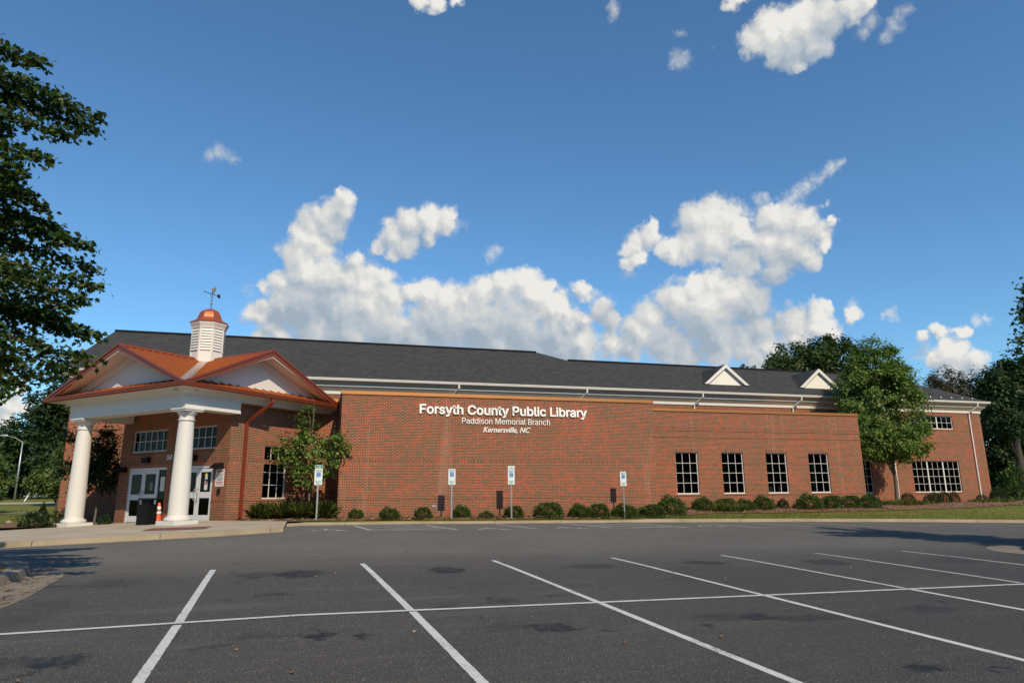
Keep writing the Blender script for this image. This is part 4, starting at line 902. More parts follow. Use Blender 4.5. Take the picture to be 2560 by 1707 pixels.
for k in K_:
    k = Vector(k); c = Vector(CT); d = (c-k); dh = Vector((d.x, d.y, 0)).normalized(); s = Vector((-dh.y, dh.x, 0))*.17
    up = Vector((0, 0, .045))
    mb.face([k+s+up*2.2, k+up*1.6, c+up*1.6, c+s+up*2.2]); mb.face([k+up*1.6, k-s+up*2.2, c-s+up*2.2, c+up*1.6])
mb.build('valley_flashing', M_VAL, proof)
# rake fascias, soffits, pediment panels and skirt roofs for the two gables in view
def gable(ax, c0, c1, outward, depth, side):
    # ax apex (n,m), c0 left corner, c1 right corner seen from outside, outward unit (n,m)
    def q(n, m, z, o=0): return nm(n+outward[0]*o, m+outward[1]*o, z)
    fa = MB(); wt = MB(); so_ = MB()
    for c in (c0, c1):
        fh = .26
        P = [q(*ax, ZA+.05, .04), q(*c, ZE+.05, .04), q(*c, ZE-.12, .04), q(*ax, ZA-fh+.03, .04)]
        Q = [q(*ax, ZA+.05, -.03), q(*c, ZE+.05, -.03), q(*c, ZE-.12, -.03), q(*ax, ZA-fh+.03, -.03)]
        fa.hexa([P[3], P[2], Q[2], Q[3], P[0], P[1], Q[1], Q[0]])
        fa.hexa([q(*ax, ZA-.02, .075), q(*c, ZE-.02, .075), q(*c, ZE-.02, .03), q(*ax, ZA-.02, .03), q(*ax, ZA+.07, .075), q(*c, ZE+.07, .075), q(*c, ZE+.07, .0), q(*ax, ZA+.07, .0)])
        e0, e1 = ZA-fh+.03, ZE-.05
        wt.hexa([q(*ax, e0-.045, .02), q(*c, e1-.045, .02), q(*c, e1-.045, -.02), q(*ax, e0-.045, -.02), q(*ax, e0, .03), q(*c, e1, .03), q(*c, e1, -.02), q(*ax, e0, -.02)])
        so_.face([q(*ax, e0-.02, 0), q(*c, e1-.02, 0), q(*c, e1-.02, -depth-.02), q(*ax, e0-.02, -depth-.02)])
        # raked inner moulding on the pediment
        i0, i1 = e0-.03, e1-.03
        c_ = c; c = (c[0]+(ax[0]-c[0])*.24, c[1]+(ax[1]-c[1])*.24); i1 = i1+(i0-i1)*.24
        so_.hexa([q(*ax, i0-.26, -depth+.05), q(*c, i1-.26, -depth+.05), q(*c, i1-.26, -depth-.02), q(*ax, i0-.26, -depth-.02), q(*ax, i0, -depth+.12), q(*c, i1, -depth+.12), q(*c, i1, -depth-.02), q(*ax, i0, -depth-.02)])
    o = fa.build('rake_fascia', M_METD, proof); wt.build('rake_trim', M_WHITE, proof); so_.build('rake_soffit', M_WHITE, proof)
    pd = MB(); pd.face([q(*c0, ZE-.25, -depth), q(*c1, ZE-.25, -depth), q(*ax, ZA-.2, -depth)]); pd.build('pediment_panel', M_WHITE, proof)
    # skirt roof
    sk = MB(); a = q(*c0, ZE-.005, 0); b = q(*c1, ZE-.005, 0); sl_ = depth*.42
    def lerp(p, r, t): return tuple(p[i]+(r[i]-p[i])*t for i in range(3))
    A2 = q(*c0, ZE-.005+sl_, -depth); B2 = q(*c1, ZE-.005+sl_, -depth)
    sk.face([a, b, B2, A2])
    L = (Vector(b)-Vector(a)).length; N = int(L/.42)
    for k in range(1, N):
        t = k/N; p0 = Vector(lerp(a, b, t)); p1 = Vector(lerp(A2, B2, t)); e = (Vector(b)-Vector(a)).normalized()*.016; h = Vector((0, 0, .05))
        sk.hexa([p0-e, p0+e, p1+e, p1-e, p0-e+h, p0+e+h, p1+e+h, p1-e+h])
    sk.build('skirt_roof', M_METR, proof)
gable(apx[0], cor[3], cor[0], (-1, 0), .72, 0)
gable(apx[1], cor[0], cor[1], (0, 1), .72, 1)
for ax, c0, c1, ow in ((apx[2], cor[1], cor[2], (1, 0)), (apx[3], cor[2], cor[3], (0, -1))):
    mb = MB(); mb.face([nm(*c0, ZE-.1), nm(*c1, ZE-.1), nm(*ax, ZA)]); mb.build('pediment_panel', M_WHITE, proof)
Fg1 = frame(nm(NA, MA, 0)[:2], (1, -1)); Fg2 = frame(nm(NA, MB_, 0)[:2], (1, 1)); Fg3 = frame(nm(NB, MA, 0)[:2], (-1, -1))
gutter(Fg1, 0, MB_-MA, 5.69, 5.855, .0, .13, M_METD, 1, 1); gutter(Fg2, 0, NB-NA, 5.69, 5.855, .0, .13, M_METD, 1, 0); gutter(Fg3, 0, NB-NA, 5.69, 5.855, .0, .13, M_METD, 0, 1)
mb = MB(); so2 = [nm(NA+.02, MA+.02, 5.695), nm(NA+.02, MB_-.02, 5.695), nm(NB, MB_-.02, 5.695), nm(NB, MA+.02, 5.695)]; mb.face(so2); mb.build('eave_soffit', M_WHITE, B)
# rust red downspout on the window wall
mb = MB()
def pbar(a, b, w1=.12, w2=.09):
    a = Vector(a); b = Vector(b); d = (b-a).normalized(); n = Vector((1/S2, -1/S2, 0)); s = d.cross(n).normalized(); n2 = s.cross(d).normalized(); e = d*.035
    P = [a-e+s*w1/2+n2*w2/2, a-e-s*w1/2+n2*w2/2, a-e-s*w1/2-n2*w2/2, a-e+s*w1/2-n2*w2/2]
    mb.hexa(P+[p+(b-a)+e*2 for p in P])
pts = [nm(20.1, MB_+.02, 5.68), nm(20.1, MB_+.02, 5.50), nm(19.62, WM+.07, 4.72), nm(19.62, WM+.07, .92)]
for a, b in zip(pts, pts[1:]): pbar(a, b)
mb.build('downspout', M_SPOUT, B)
# cupola
cx, cy, _ = nm(NC, MC, 0); a0 = YAW*0 + rad(45+22.5)
cp = MB(); ra = .64/math.cos(math.pi/8)
cp.lathe((cx, cy, 0), [(ra, 7.35), (ra, 9.12)], 8, a0=a0); cup = cp.build('cupola', M_WHITE, B)
for k in range(8):
    an = a0 + math.pi/8 + k*math.pi/4; o_ = Vector((math.cos(an), math.sin(an), 0)); t_ = Vector((-o_.y, o_.x, 0)); hwid = .64*math.tan(math.pi/8)
    Ff = lambda u, z, d=0.0, o_=o_, t_=t_: tuple(Vector((cx, cy, z)) + t_*u + o_*(.64+d))
    lv = MB()
    for s in (-1, 1): lv.fbox(Ff, s*hwid-.045 if s > 0 else -hwid-.005, s*hwid+.005 if s > 0 else -hwid+.045, 7.35, 9.1, -.01, .03)
    for j in range(8):
        z = 8.08+j*.125
        lv.hexa([Ff(-hwid+.05, z, .05), Ff(hwid-.05, z, .05), Ff(hwid-.05, z, 0), Ff(-hwid+.05, z, 0), Ff(-hwid+.05, z+.085, .015), Ff(hwid-.05, z+.085, .015), Ff(hwid-.05, z+.10, 0), Ff(-hwid+.05, z+.10, 0)])
    lv.build('louver', M_WHITE, cup)
cp = MB(); cp.lathe((cx, cy, 0), [(ra-.01, 9.08), (ra+.05, 9.10), (ra+.06, 9.16), (ra+.13, 9.30), (ra+.14, 9.36), (ra+.0, 9.36)], 8, a0=a0); cp.build('cupola_cornice', M_WHITE, cup)
cp = MB(); cp.lathe((cx, cy, 0), [(ra+.155, 9.355), (ra+.165, 9.40), (ra+.06, 9.45), (ra-.08, 9.53), (ra-.16, 9.64), (ra-.20, 9.78), (ra-.25, 9.90), (ra-.34, 10.0), (ra-.48, 10.07), (.10, 10.11), (.03, 10.115)], 8, a0=a0); dome = cp.build('cupola_dome', mat('dome_copper', rough=.34, metal=.55, fn=vary((.50, .130, .055), .15, 3)), cup)
wv = MB(); wv.tube([(cx, cy, 10.05), (cx, cy, 11.0)], .016, 8)
ad = Vector((.62, .78, 0)).normalized()
p = Vector((cx, cy, 10.83)); wv.tube([p-ad*.42, p+ad*.42], .014, 8)
up = Vector((0, 0, 1)); wv.hexa([p+ad*.30-up*.07, p+ad*.46-up*.10, p+ad*.46-up*.10+Vector((.012, 0, 0)), p+ad*.30-up*.07+Vector((.012, 0, 0)), p+ad*.30+up*.07, p+ad*.46+up*.10, p+ad*.46+up*.10+Vector((.012, 0, 0)), p+ad*.30+up*.07+Vector((.012, 0, 0))])
ring = [p-ad*.45+ad*.035*math.cos(t)+up*.035*math.sin(t) for t in np.linspace(0, 6.28, 10)]; wv.tube(ring, .008, 6)
for s in (-1, 1):
    wv.tube([p+ad*s*.02-up*.12, p+ad*s*.09-up*.09, p+ad*s*.10-up*.02, p+ad*s*.04], .007, 6)
vane = wv.build('weathervane', M_IRON, cup)
wb = MB()
for z, r in ((10.38, .052), (10.70, .035)): wb.lathe((cx, cy, z), [(r*math.sin(t)+.001, -r*math.cos(t)) for t in np.linspace(0, math.pi, 9)], 12)
wb.build('vane_ball', M_GOLD, cup, smooth=True)
eg = MB(); b0 = p+up*.08+ad*.02
eg.tube([b0-ad*.03-up*.04, b0+up*.05, b0+up*.13-ad*.02, b0+up*.17-ad*.06, b0+up*.16-ad*.10], [.02, .045, .035, .022, .006], 8)
eg.tube([b0, b0+ad*.12-up*.02], [.03, .01], 6)
sd = Vector((-ad.y, ad.x, 0))
for s, tipv in ((1, ad*.30+up*.26+sd*.1), (-1, -ad*.06+up*.24-sd*.22)):
    q = [b0+up*.06, b0+up*.06+tipv*.45+up*.05, b0+up*.04+tipv, b0+tipv*.6-up*.06, b0-up*.0]
    for dz in (0, .012): eg.face([x+sd*dz for x in q])
    for i in range(5): j = (i+1) % 5; eg.face([q[i], q[j], q[j]+sd*.012, q[i]+sd*.012])
eg.build('vane_eagle', M_GOLD, cup)
# ------------------------------------------------------------------ parking signs
def parking_sign(loc, h, plates, label, rz=0.0):
    t = empty('parking_sign', loc, label, 'parking sign', 'accessible parking signs along the kerb'); x, y, z = loc
    c, s = math.cos(rz), math.sin(rz)
    def P(px, pz, d=0.0): return (x+px*c+d*s, y+px*s-d*c, z+pz)
    mb = MB()
    for a, b in ((-.03, -.012), (.012, .03)):
        mb.hexa([P(a, -.3, -.0), P(b, -.3, 0), P(b, -.3, -.03), P(a, -.3, -.03), P(a, h, 0), P(b, h, 0), P(b, h, -.03), P(a, h, -.03)])
    mb.hexa([P(-.016, -.3, -.022), P(.016, -.3, -.022), P(.016, -.3, -.03), P(-.016, -.3, -.03), P(-.016, h, -.022), P(.016, h, -.022), P(.016, h, -.03), P(-.016, h, -.03)])
    mb.build('post', M_STEEL, t)
    for (z0, z1, kind) in plates:
        hw_ = .155
        mb = MB(); r = .02
        out = [(-hw_+r, z0), (hw_-r, z0), (hw_, z0+r), (hw_, z1-r), (hw_-r, z1), (-hw_+r, z1), (-hw_, z1-r), (-hw_, z0+r)]
        fr = [P(a, b, .008) for a, b in out]; bk = [P(a, b, .003) for a, b in out]
        mb.face(fr); mb.face(bk[::-1])
        for i in range(8): j = (i+1) % 8; mb.face([fr[i], bk[i], bk[j], fr[j]])
        pl = mb.build('sign_plate', M_SIGN, t)
        ux = (c, s, 0); nn = (s, -c, 0)
        def tx(body, cx, zz, hh, ww, mt): text_mesh('sign_text', body, 1, mt, pl, P(cx-ww/2, zz, .0085), ux, UZ, nn, width=ww, height=hh, embold=.015, depth=.002)
        if kind == 'main':
            tx('RESERVED', 0, z1-.085, .042, .24, M_SIGNG); tx('PARKING', 0, z1-.145, .042, .21, M_SIGNG)
            mb = MB(); b0 = z1-.325; mb.face([P(-.08, b0, .0095), P(.08, b0, .0095), P(.08, b0+.16, .0095), P(-.08, b0+.16, .0095)])
            wheelchair(mb, lambda a, b: P(a, b0+.08+b, .0105), .15, mi=1); mb.build('access_symbol', [M_SIGNB, M_SIGN], pl)
        elif kind == 'fine':
            tx('MAXIMUM', 0, z1-.06, .034, .22, M_SIGNG); tx('PENALTY', 0, z1-.11, .034, .2, M_SIGNG); tx('$250', 0, z1-.165, .036, .11, M_SIGNG)
        else:
            mb = MB(); mb.face([P(-.145, z0+.01, .0092), P(.145, z0+.01, .0092), P(.145, z1-.01, .0092), P(-.145, z1-.01, .0092)]); mb.build('sign_panel', M_SIGNG if kind == 'van' else M_SIGN, pl)
            k = .5 if kind == 'van' else 0
            text_mesh('sign_text', 'VAN', 1, M_SIGN if kind == 'van' else M_SIGNG, pl, P(-.06, z0+.085, .0095), ux, UZ, nn, width=.12, height=.045, embold=.015, depth=.002)
            text_mesh('sign_text', 'ACCESSIBLE', 1, M_SIGN if kind == 'van' else M_SIGNG, pl, P(-.12, z0+.025, .0095), ux, UZ, nn, width=.24, height=.038, embold=.015, depth=.002)
    return t
def pp(x, y): return (x, y, ground(x, y)+.01)
parking_sign(pp(.45, 28.95), 2.10, [(1.36, 1.54, 'fine'), (1.54, 2.00, 'main'), (2.0, 2.15, 'van')], 'accessible parking sign with dark green top plate, in front of the small leafy tree', .02)
parking_sign(pp(5.93, 29.15), 2.06, [(1.42, 1.60, 'fine'), (1.60, 2.08, 'main')], 'two-plate accessible parking sign before the brick wall, under the first letters of the lettering', -.01)
parking_sign(pp(8.58, 29.2), 2.22, [(1.46, 1.64, 'fine'), (1.64, 2.10, 'main'), (2.10, 2.26, 'pale')], 'tallest accessible parking sign, with a pale third plate on top', .01)
parking_sign(pp(14.1, 29.55), 2.10, [(1.46, 1.64, 'fine'), (1.64, 2.12, 'main')], 'accessible parking sign standing farthest right, among the clipped shrubs', 0)
# ------------------------------------------------------------------ bin, cone, notice, far street things
tx_, ty_ = -5.66, 29.0; tz = plaza(tx_, ty_)
t = empty('litter_bin', (tx_, ty_, tz), 'square black litter bin with a flat lid in front of the left entrance doors', 'litter bin')
Ft0 = frame((tx_-.2, ty_+.05), (.88, -.47))
Ft = lambda u, z, d=0.0: Ft0(u*.78, z, d*.78)
mb = MB(); mb.hexa([Ft(-.0, tz, .25), Ft(.60, tz, .25), Ft(.60, tz, -.33), Ft(0, tz, -.33), Ft(-.01, tz+.74, .27), Ft(.61, tz+.74, .27), Ft(.61, tz+.74, -.34), Ft(-.01, tz+.74, -.34)]); mb.build('bin_body', M_BLACK, t, bevel=.015)
mb = MB()
mb.fbox(Ft, .13, .47, tz+.74, tz+.90, -.24, .18)
for a, b in ((0, .04), (.56, .60)):
    for c, d in ((.20, .25), (-.32, -.27)): mb.fbox(Ft, a, b, tz+.74, tz+.92, c, d)
mb.build('bin_hood', M_BLACK, t)
mb = MB(); mb.hexa([Ft(-.05, tz+.90, .30), Ft(.65, tz+.90, .30), Ft(.65, tz+.90, -.37), Ft(-.05, tz+.90, -.37), Ft(.02, tz+.965, .22), Ft(.58, tz+.965, .22), Ft(.58, tz+.965, -.29), Ft(.02, tz+.965, -.29)]); mb.build('bin_lid', M_BLACK, t, bevel=.01)
cx_, cy_ = -5.36, 29.6; cz = plaza(cx_, cy_)
t = empty('traffic_cone', (cx_, cy_, cz), 'orange traffic cone with two white bands, half hidden behind the right column', 'traffic cone')
mb = MB(); mb.box(cx_-.19, cx_+.19, cy_-.19, cy_+.19, cz, cz+.03); mb.build('cone_base', M_ORANGE, t)
mb = MB(); mb.lathe((cx_, cy_, cz), [(.15, .03), (.142, .05), (.10, .34), (.045, .76), (.035, .78), (.02, .78)], 24); mb.build('cone_body', M_ORANGE, t, smooth=True)
mb = MB()
def cr(z): return .142 + (.045-.142)*(z-.05)/.71 + .004
for a, b in ((.35, .45), (.50, .64)): mb.lathe((cx_, cy_, cz), [(cr(a)-.01, a), (cr(a), a), (cr(b), b), (cr(b)-.01, b)], 24)
mb.build('cone_band', M_REFL, t, smooth=True)
nu0, nu1 = um(-23.86), um(-23.36)
t = empty('notice_sign', Fd(nu0, 2.12), 'white notice with red and grey print on the brick right of the right doors', 'notice')
mb = MB(); mb.fbox(Fd, nu0, nu1, 2.12, 2.80, .008, .02); mb.build('notice_board', M_PAPER, t)
mb = MB()
for k, (z, h, c) in enumerate([(2.68, .07, 1), (2.60, .03, 1), (2.555, .02, 0), (2.52, .02, 0), (2.46, .02, 0), (2.42, .02, 0), (2.385, .02, 0), (2.35, .02, 0), (2.26, .05, 1), (2.19, .03, 1)]):
    mb.fbox(Fd, nu0+.07+(.06 if k in (1, 5) else 0), nu1-.07-(.05 if k in (3, 7) else 0), z, z+h, .0205, .0215, mi=c)
mb.build('notice_print', [M_GREYP, M_PINK], t)
bx, by = -34.5, 100.4; bz = ground(bx, by)
t = empty('street_lamp', (bx, by, bz), 'tall grey street lamp with a curved arm, standing on the far left lawn', 'street lamp')
mb = MB(); mb.tube([(bx, by, bz), (bx, by, bz+7.3)], [.11, .07], 8); mb.build('lamp_post', M_STEEL, t, smooth=True)
mb = MB(); mb.tube([(bx, by, bz+7.2), (bx-.9, by, bz+7.75), (bx-1.9, by, bz+8.0)], [.05, .04, .03], 6); mb.build('lamp_arm', M_STEEL, t)
mb = MB(); mb.tube([(bx-1.7, by, bz+7.98), (bx-1.9, by, bz+8.0), (bx-2.5, by, bz+8.0)], [.06, .16, .08], 8); mb.build('lamp_head', M_STEEL, t)
gx, gy = -32.7, 98.2; gz = ground(gx, gy)
mb = MB(); mb.tube([(gx, gy, gz-.1), (gx+.55, gy, gz+1.2)], .09, 8); tag(mb.build('guy_marker', M_REFL), 'slanting white pole marker on the far lawn right of the street lamp', 'marker post')
rx, ry = -13.6, 39.3; mb = MB()
mb.lathe((rx, ry, ground(rx, ry)-.05), [(.10, 0), (.16, .06), (.13, .14), (.05, .18)], 7); tag(mb.build('garden_rock', M_ROCK), 'small reddish rock lying on the lawn left of the columns', 'rock')
hx, hy = -42, 135; hz = ground(hx, hy)
t = empty('distant_house', (hx, hy, hz), 'low grey house in deep shade under the far left trees', 'house')
mb = MB(); mb.box(hx-4, hx+7, hy-3, hy+3, hz, hz+2.6); mb.build('house_wall', M_HOUSE, t)
mb = MB(); mb.hexa([(hx-4.4, hy-3.4, hz+2.6), (hx+7.4, hy-3.4, hz+2.6), (hx+7.4, hy+3.4, hz+2.6), (hx-4.4, hy+3.4, hz+2.6), (hx-4.4, hy-.1, hz+4.2), (hx+7.4, hy-.1, hz+4.2), (hx+7.4, hy+.1, hz+4.2), (hx-4.4, hy+.1, hz+4.2)]); mb.build('house_roof', M_RIDGE, t)
mb = MB()
for a in (-2, 1.2, 4.2): mb.box(hx+a, hx+a+1, hy-3.03, hy-3.01, hz+1, hz+2.1)
mb.build('house_window', M_BLACK, t)
# ------------------------------------------------------------------ foliage
NPR = np.random.RandomState(11)
SH_QUAD = (np.array([(-.0, 0, 0), (.34, .45, .06), (0, 1, -.04), (-.34, .45, .06)]), [(0, 1, 2, 3)])
SH_TUFT = (np.array([(0, 0, 0), (.30, .35, .05), (.10, .42, 0), (.36, .80, .02), (.0, 1.0, -.08), (-.33, .78, .04), (-.10, .45, 0), (-.32, .3, .04)]), [tuple(range(8))])
_mp = [(0, 0), (.10, .12), (.36, .02), (.30, .20), (.56, .34), (.34, .42), (.40, .62), (.16, .58), (0, 1.0), (-.16, .58), (-.40, .62), (-.34, .42), (-.56, .34), (-.30, .20), (-.36, .02), (-.10, .12)]
SH_MAPLE = (np.array([(x, y, .10*abs(x)-.10*y*y) for x, y in _mp]), [tuple(range(16))])
SH_BLADE = (np.array([(-.018, 0, 0), (.018, 0, 0), (.013, .6, .10), (0, 1, .32), (-.013, .6, .10)]), [(0, 1, 2, 3, 4)])
def leaves(name, pts, size, mt, parent=None, shape=SH_QUAD, up=.35, jit=.35, dirs=None, kind=None, off=None, out=None):
    pts = np.asarray(pts, float); n = len(pts); V, Fc = shape; k = len(V)
    nr = NPR.normal(size=(n, 3)); nr[:, 2] = np.abs(nr[:, 2])*.6 + up*2
    if out is not None: nr += out
    nr /= np.linalg.norm(nr, axis=1)[:, None]
    if dirs is None: d = NPR.normal(size=(n, 3)); d[:, 2] -= .35
    else: d = np.asarray(dirs) + NPR.normal(size=(n, 3))*.25
    d -= nr*(d*nr).sum(1)[:, None]*(1 if dirs is None else 0); d /= np.linalg.norm(d, axis=1)[:, None]+1e-9
    x = np.cross(d, nr); x /= np.linalg.norm(x, axis=1)[:, None]+1e-9
    nr = np.cross(x, d)
    s = size*(1+NPR.uniform(-jit, jit, n))
    co = pts[:, None, :] + s[:, None, None]*(V[None, :, 0, None]*x[:, None, :] + V[None, :, 1, None]*d[:, None, :] + V[None, :, 2, None]*nr[:, None, :])
    if off is None: off = ORG.get(parent.name, Vector((0, 0, 0))) if parent else Vector((0, 0, 0))
    co = (co.reshape(-1, 3) - np.array(off)).astype(np.float32)
    me = bpy.data.meshes.new(name); me.vertices.add(len(co)); me.vertices.foreach_set('co', co.ravel())
    f = Fc[0]; L = len(f); idx = (np.arange(n)[:, None]*k + np.array(f)[None]).ravel().astype(np.int32)
    me.loops.add(n*L); me.loops.foreach_set('vertex_index', idx); me.polygons.add(n)
    me.polygons.foreach_set('loop_start', (np.arange(n)*L).astype(np.int32))
    try: me.polygons.foreach_set('loop_total', np.full(n, L, np.int32))
    except Exception: pass
    me.materials.append(mt); me.update(calc_edges=True); me.validate()
    o = bpy.data.objects.new(name, me); C.objects.link(o)
    if parent: o.parent = parent; ORG[o.name] = Vector(off)
    return o
def blob_pts(blobs, nclu, per, cr, shell=.55, flat=.8):
    w_ = np.array([(b[3]*b[4]*b[5])**.66 for b in blobs]); w_ /= w_.sum()
    ci = NPR.choice(len(blobs), nclu, p=w_); cen = []
    for i in ci:
        b = blobs[i]; d = NPR.normal(size=3); d /= np.linalg.norm(d); r = shell+(1-shell)*NPR.rand()**.7
        cen.append((b[0]+d[0]*b[3]*r, b[1]+d[1]*b[4]*r, b[2]+d[2]*b[5]*r))
    cen = np.array(cen); cs = cr*NPR.uniform(.6, 1.35, nclu)
    p = np.repeat(cen, per, 0) + NPR.normal(size=(nclu*per, 3))*np.repeat(cs, per)[:, None]*np.array([1, 1, flat])[None]*.6
    return p, cen
def tree(name, label, cat, base, th, tr, blobs, nclu, per, cr, ls, mt, bark=None, group=None, shape=SH_QUAD, limbs=14, lean=(0, 0), shell=.55, fork=.55):
    bark = bark or (M_BARKD if group else M_BARK)
    t = empty(name, base, label, cat, group); bx, by, bz = base
    p, cen = blob_pts(blobs, nclu, per, cr, shell)
    cc = np.repeat(cen, per, 0); o1 = cc-np.array([np.mean([b[0] for b in blobs]), np.mean([b[1] for b in blobs]), np.mean([b[2] for b in blobs])]); o1 /= np.linalg.norm(o1, axis=1)[:, None]+1e-6
    leaves('crown', p, ls, mt, t, shape, out=o1*.9+(p-cc)/cr*.5)
    mb = MB(); tp = (bx+lean[0], by+lean[1], bz+th); top = max(b[2]+b[5]*.5 for b in blobs)
    mid = ((bx+tp[0])/2+.02*th, (by+tp[1])/2, bz+th*.5)
    cx0 = np.mean([b[0] for b in blobs]); cy0 = np.mean([b[1] for b in blobs])
    mb.tube([(bx, by, bz-.1), (bx, by, bz+.12), mid, tp, ((tp[0]+cx0)/2, (tp[1]+cy0)/2, (tp[2]+top)/2), (cx0, cy0, top)], [tr*1.35, tr*1.05, tr*.9, tr*.75, tr*.45, tr*.12], 10)
    for k in NPR.choice(len(cen), min(limbs, len(cen)), replace=False):
        e = cen[k]; h = NPR.uniform(fork*.9, 1.0); q = Vector((bx+(tp[0]-bx)*h, by+(tp[1]-by)*h, bz+th*h)) if e[2] < tp[2]+(top-tp[2])*.4 else Vector(((tp[0]+cx0)/2, (tp[1]+cy0)/2, (tp[2]+top)/2))
        e = Vector(e); m_ = q.lerp(e, .5)+Vector((0, 0, .12*(e-q).length)); mb.tube([q, m_, e], [tr*.4, tr*.24, tr*.06], 6)
    mb.build('trunk', bark, t, smooth=True)
    return t
# big tree before the right wall
tree('shade_tree', 'dense round-crowned green tree in front of the two-storey right end wall', 'tree', (37.2, 36.9, ground(37.2, 36.9)), 2.9, .135,
     [(37.0, 37.0, 7.2, 2.9, 2.6, 3.9), (37.0, 37.0, 10.0, 1.7, 1.6, 1.9), (34.8, 36.7, 7.4, 1.5, 1.5, 2.4), (39.1, 37.0, 7.0, 1.2, 1.4, 2.6), (37.7, 36.8, 4.8, 2.0, 1.9, 1.3), (35.9, 36.8, 5.0, 1.5, 1.4, 1.6), (38.3, 37, 9.2, 1.1, 1.1, 1.4), (35.6, 37, 9.4, 1.0, 1.0, 1.4), (34.2, 36.5, 6.2, .8, .8, 1.0), (37.2, 37, 11.3, .6, .6, .9), (36.2, 37, 11.0, .5, .5, .8)], 560, 66, .36, .16, L_GREEN, shape=SH_TUFT, limbs=26)
tree('young_tree', 'small leafy ornamental tree beside the tall window of the entrance block', 'tree', (.12, 30.9, ground(.12, 30.9)), 1.35, .055,
     [(0, 30.6, 3.5, .95, .8, 1.0), (-.15, 30.8, 4.7, .5, .45, .75), (-.95, 30.7, 3.75, .55, .5, .5), (1.05, 30.3, 3.75, .6, .5, .6), (.15, 30.6, 2.6, .75, .6, .5), (1.25, 30.2, 3.95, .22, .22, .40), (-.1, 30.8, 5.45, .16, .16, .3), (-.7, 30.7, 3.05, .5, .4, .4), (.75, 30.3, 2.9, .5, .4, .4)], 150, 34, .22, .115, L_GREEN, limbs=18, fork=.8)
tree('shrub_tree', 'dark small tree in the shade behind the left column', 'tree', (-9.05, 35.7, ground(-9.05, 35.7)), 1.3, .05,
     [(-9.1, 35.8, 4.3, .6, .6, .8), (-8.85, 35.8, 3.0, .65, .65, 1.05), (-9.35, 35.6, 3.4, .65, .65, .85), (-9.5, 35.5, 2.6, .55, .5, .65), (-10.4, 35.2, 2.95, .4, .35, .3), (-10.3, 35.2, 4.5, .35, .3, .3)], 190, 36, .25, .125, L_DEEP, limbs=12)
# trees beyond the lawn on the left
GL = 'trees beyond the lawn on the left'
tree('broadleaf_tree', 'large dark green tree behind the street lamp', 'tree', (-39.5, 115, ground(-39.5, 115)), 3.5, .5, [(-38.6, 114, 8.0, 5.6, 5, 5.6), (-34.8, 114, 10.6, 4.0, 4, 4.4), (-42, 115, 6.8, 4.3, 4, 4.8), (-33.0, 115, 6.2, 4.2, 4, 4.8)], 560, 44, 1.1, .52, L_DEEP, group=GL, shape=SH_TUFT)
tree('broadleaf_tree', 'tallest far left tree, its top behind the eave of the portico', 'tree', (-20.5, 72, ground(-20.5, 72)), 3.5, .35, [(-20.9, 72, 9.2, 2.6, 2.6, 2.6), (-21.6, 72, 11.8, 1.9, 2, 2.0), (-22.8, 71, 10.0, 1.7, 2, 1.6), (-19.5, 72, 6.6, 2.7, 2.5, 3.2), (-20.4, 72, 13.1, 1.2, 1.2, 1.2), (-21.6, 72, 5.4, 2.0, 2, 2.6)], 380, 42, .65, .34, L_DEEP, group=GL, shape=SH_TUFT)
tree('broadleaf_tree', 'sunlit green tree cut by the left edge of the picture, beside the street lamp', 'tree', (-21.4, 55, ground(-21.4, 55)), 1.6, .16, [(-20.9, 55, 3.6, 1.4, 1.4, 2.1), (-22.2, 55, 4.4, 1.6, 1.6, 2.0), (-20.1, 55, 2.6, .8, .8, 1.0)], 260, 46, .38, .20, L_LIGHT, group=GL, shape=SH_TUFT)
tree('broadleaf_tree', 'pale green airy young tree by the left wall corner', 'tree', (-14.3, 48, ground(-14.3, 48)), 1.2, .06, [(-14.7, 48, 2.9, 1.1, .9, .9), (-14.2, 48, 3.9, .6, .6, .9), (-14.0, 48, 4.6, .35, .4, .5), (-15.5, 48, 2.5, .6, .6, .35)], 130, 40, .26, .14, L_LIGHT, group=GL)
tree('broadleaf_tree', 'dark tree farthest back, behind the pale young tree', 'tree', (-34, 150, ground(-34, 150)), 2, .5, [(-35, 150, 7, 6, 5, 6), (-45, 150, 7, 6, 5, 6), (-55, 151, 8, 7, 5, 7), (-27, 148, 7, 5, 5, 5.5), (-38, 149, 3.5, 9, 4, 3), (-52, 149, 3.5, 9, 4, 3)], 620, 36, 1.3, .62, L_DEEP, group=GL, shape=SH_TUFT)
# trees behind the building on the right
GR = 'trees rising behind the library'
tree('broadleaf_tree', 'broad green treetop behind the roof ridge left of the round tree', 'tree', (63, 76, ground(63, 76)), 9, .5, [(62.6, 75, 18.4, 4.6, 4, 3.2), (58.8, 75, 17.0, 2.8, 3, 2.2), (67.6, 75, 19.2, 3.8, 4, 3.2), (63, 75, 14, 6, 4, 4)], 480, 42, .8, .40, L_FAR, group=GR, shape=SH_TUFT)
tree('broadleaf_tree', 'tiny treetop just showing over the ridge between the two roof gables', 'tree', (65.4, 92, ground(65.4, 92)), 14, .3, [(65.0, 91, 20.5, .55, .6, 1.0), (66.7, 91, 20.3, .5, .5, .9), (65.8, 91, 19, 2.0, 1, 1.0)], 60, 36, .3, .25, L_FAR, group=GR)
tree('broadleaf_tree', 'thin brownish green treetop over the right hip of the roof', 'tree', (82, 70, ground(82, 70)), 9, .4, [(81.3, 70, 15.6, 2.7, 2.4, 2.4), (83.2, 70, 14.2, 2.6, 2.2, 2.0), (79.5, 70, 14.4, 1.8, 2, 2), (85.0, 70, 13.2, 1.2, 1.2, 1.2)], 260, 30, .5, .28, L_BROWN, group=GR, limbs=30)
GE = 'dark trees past the right end of the library'
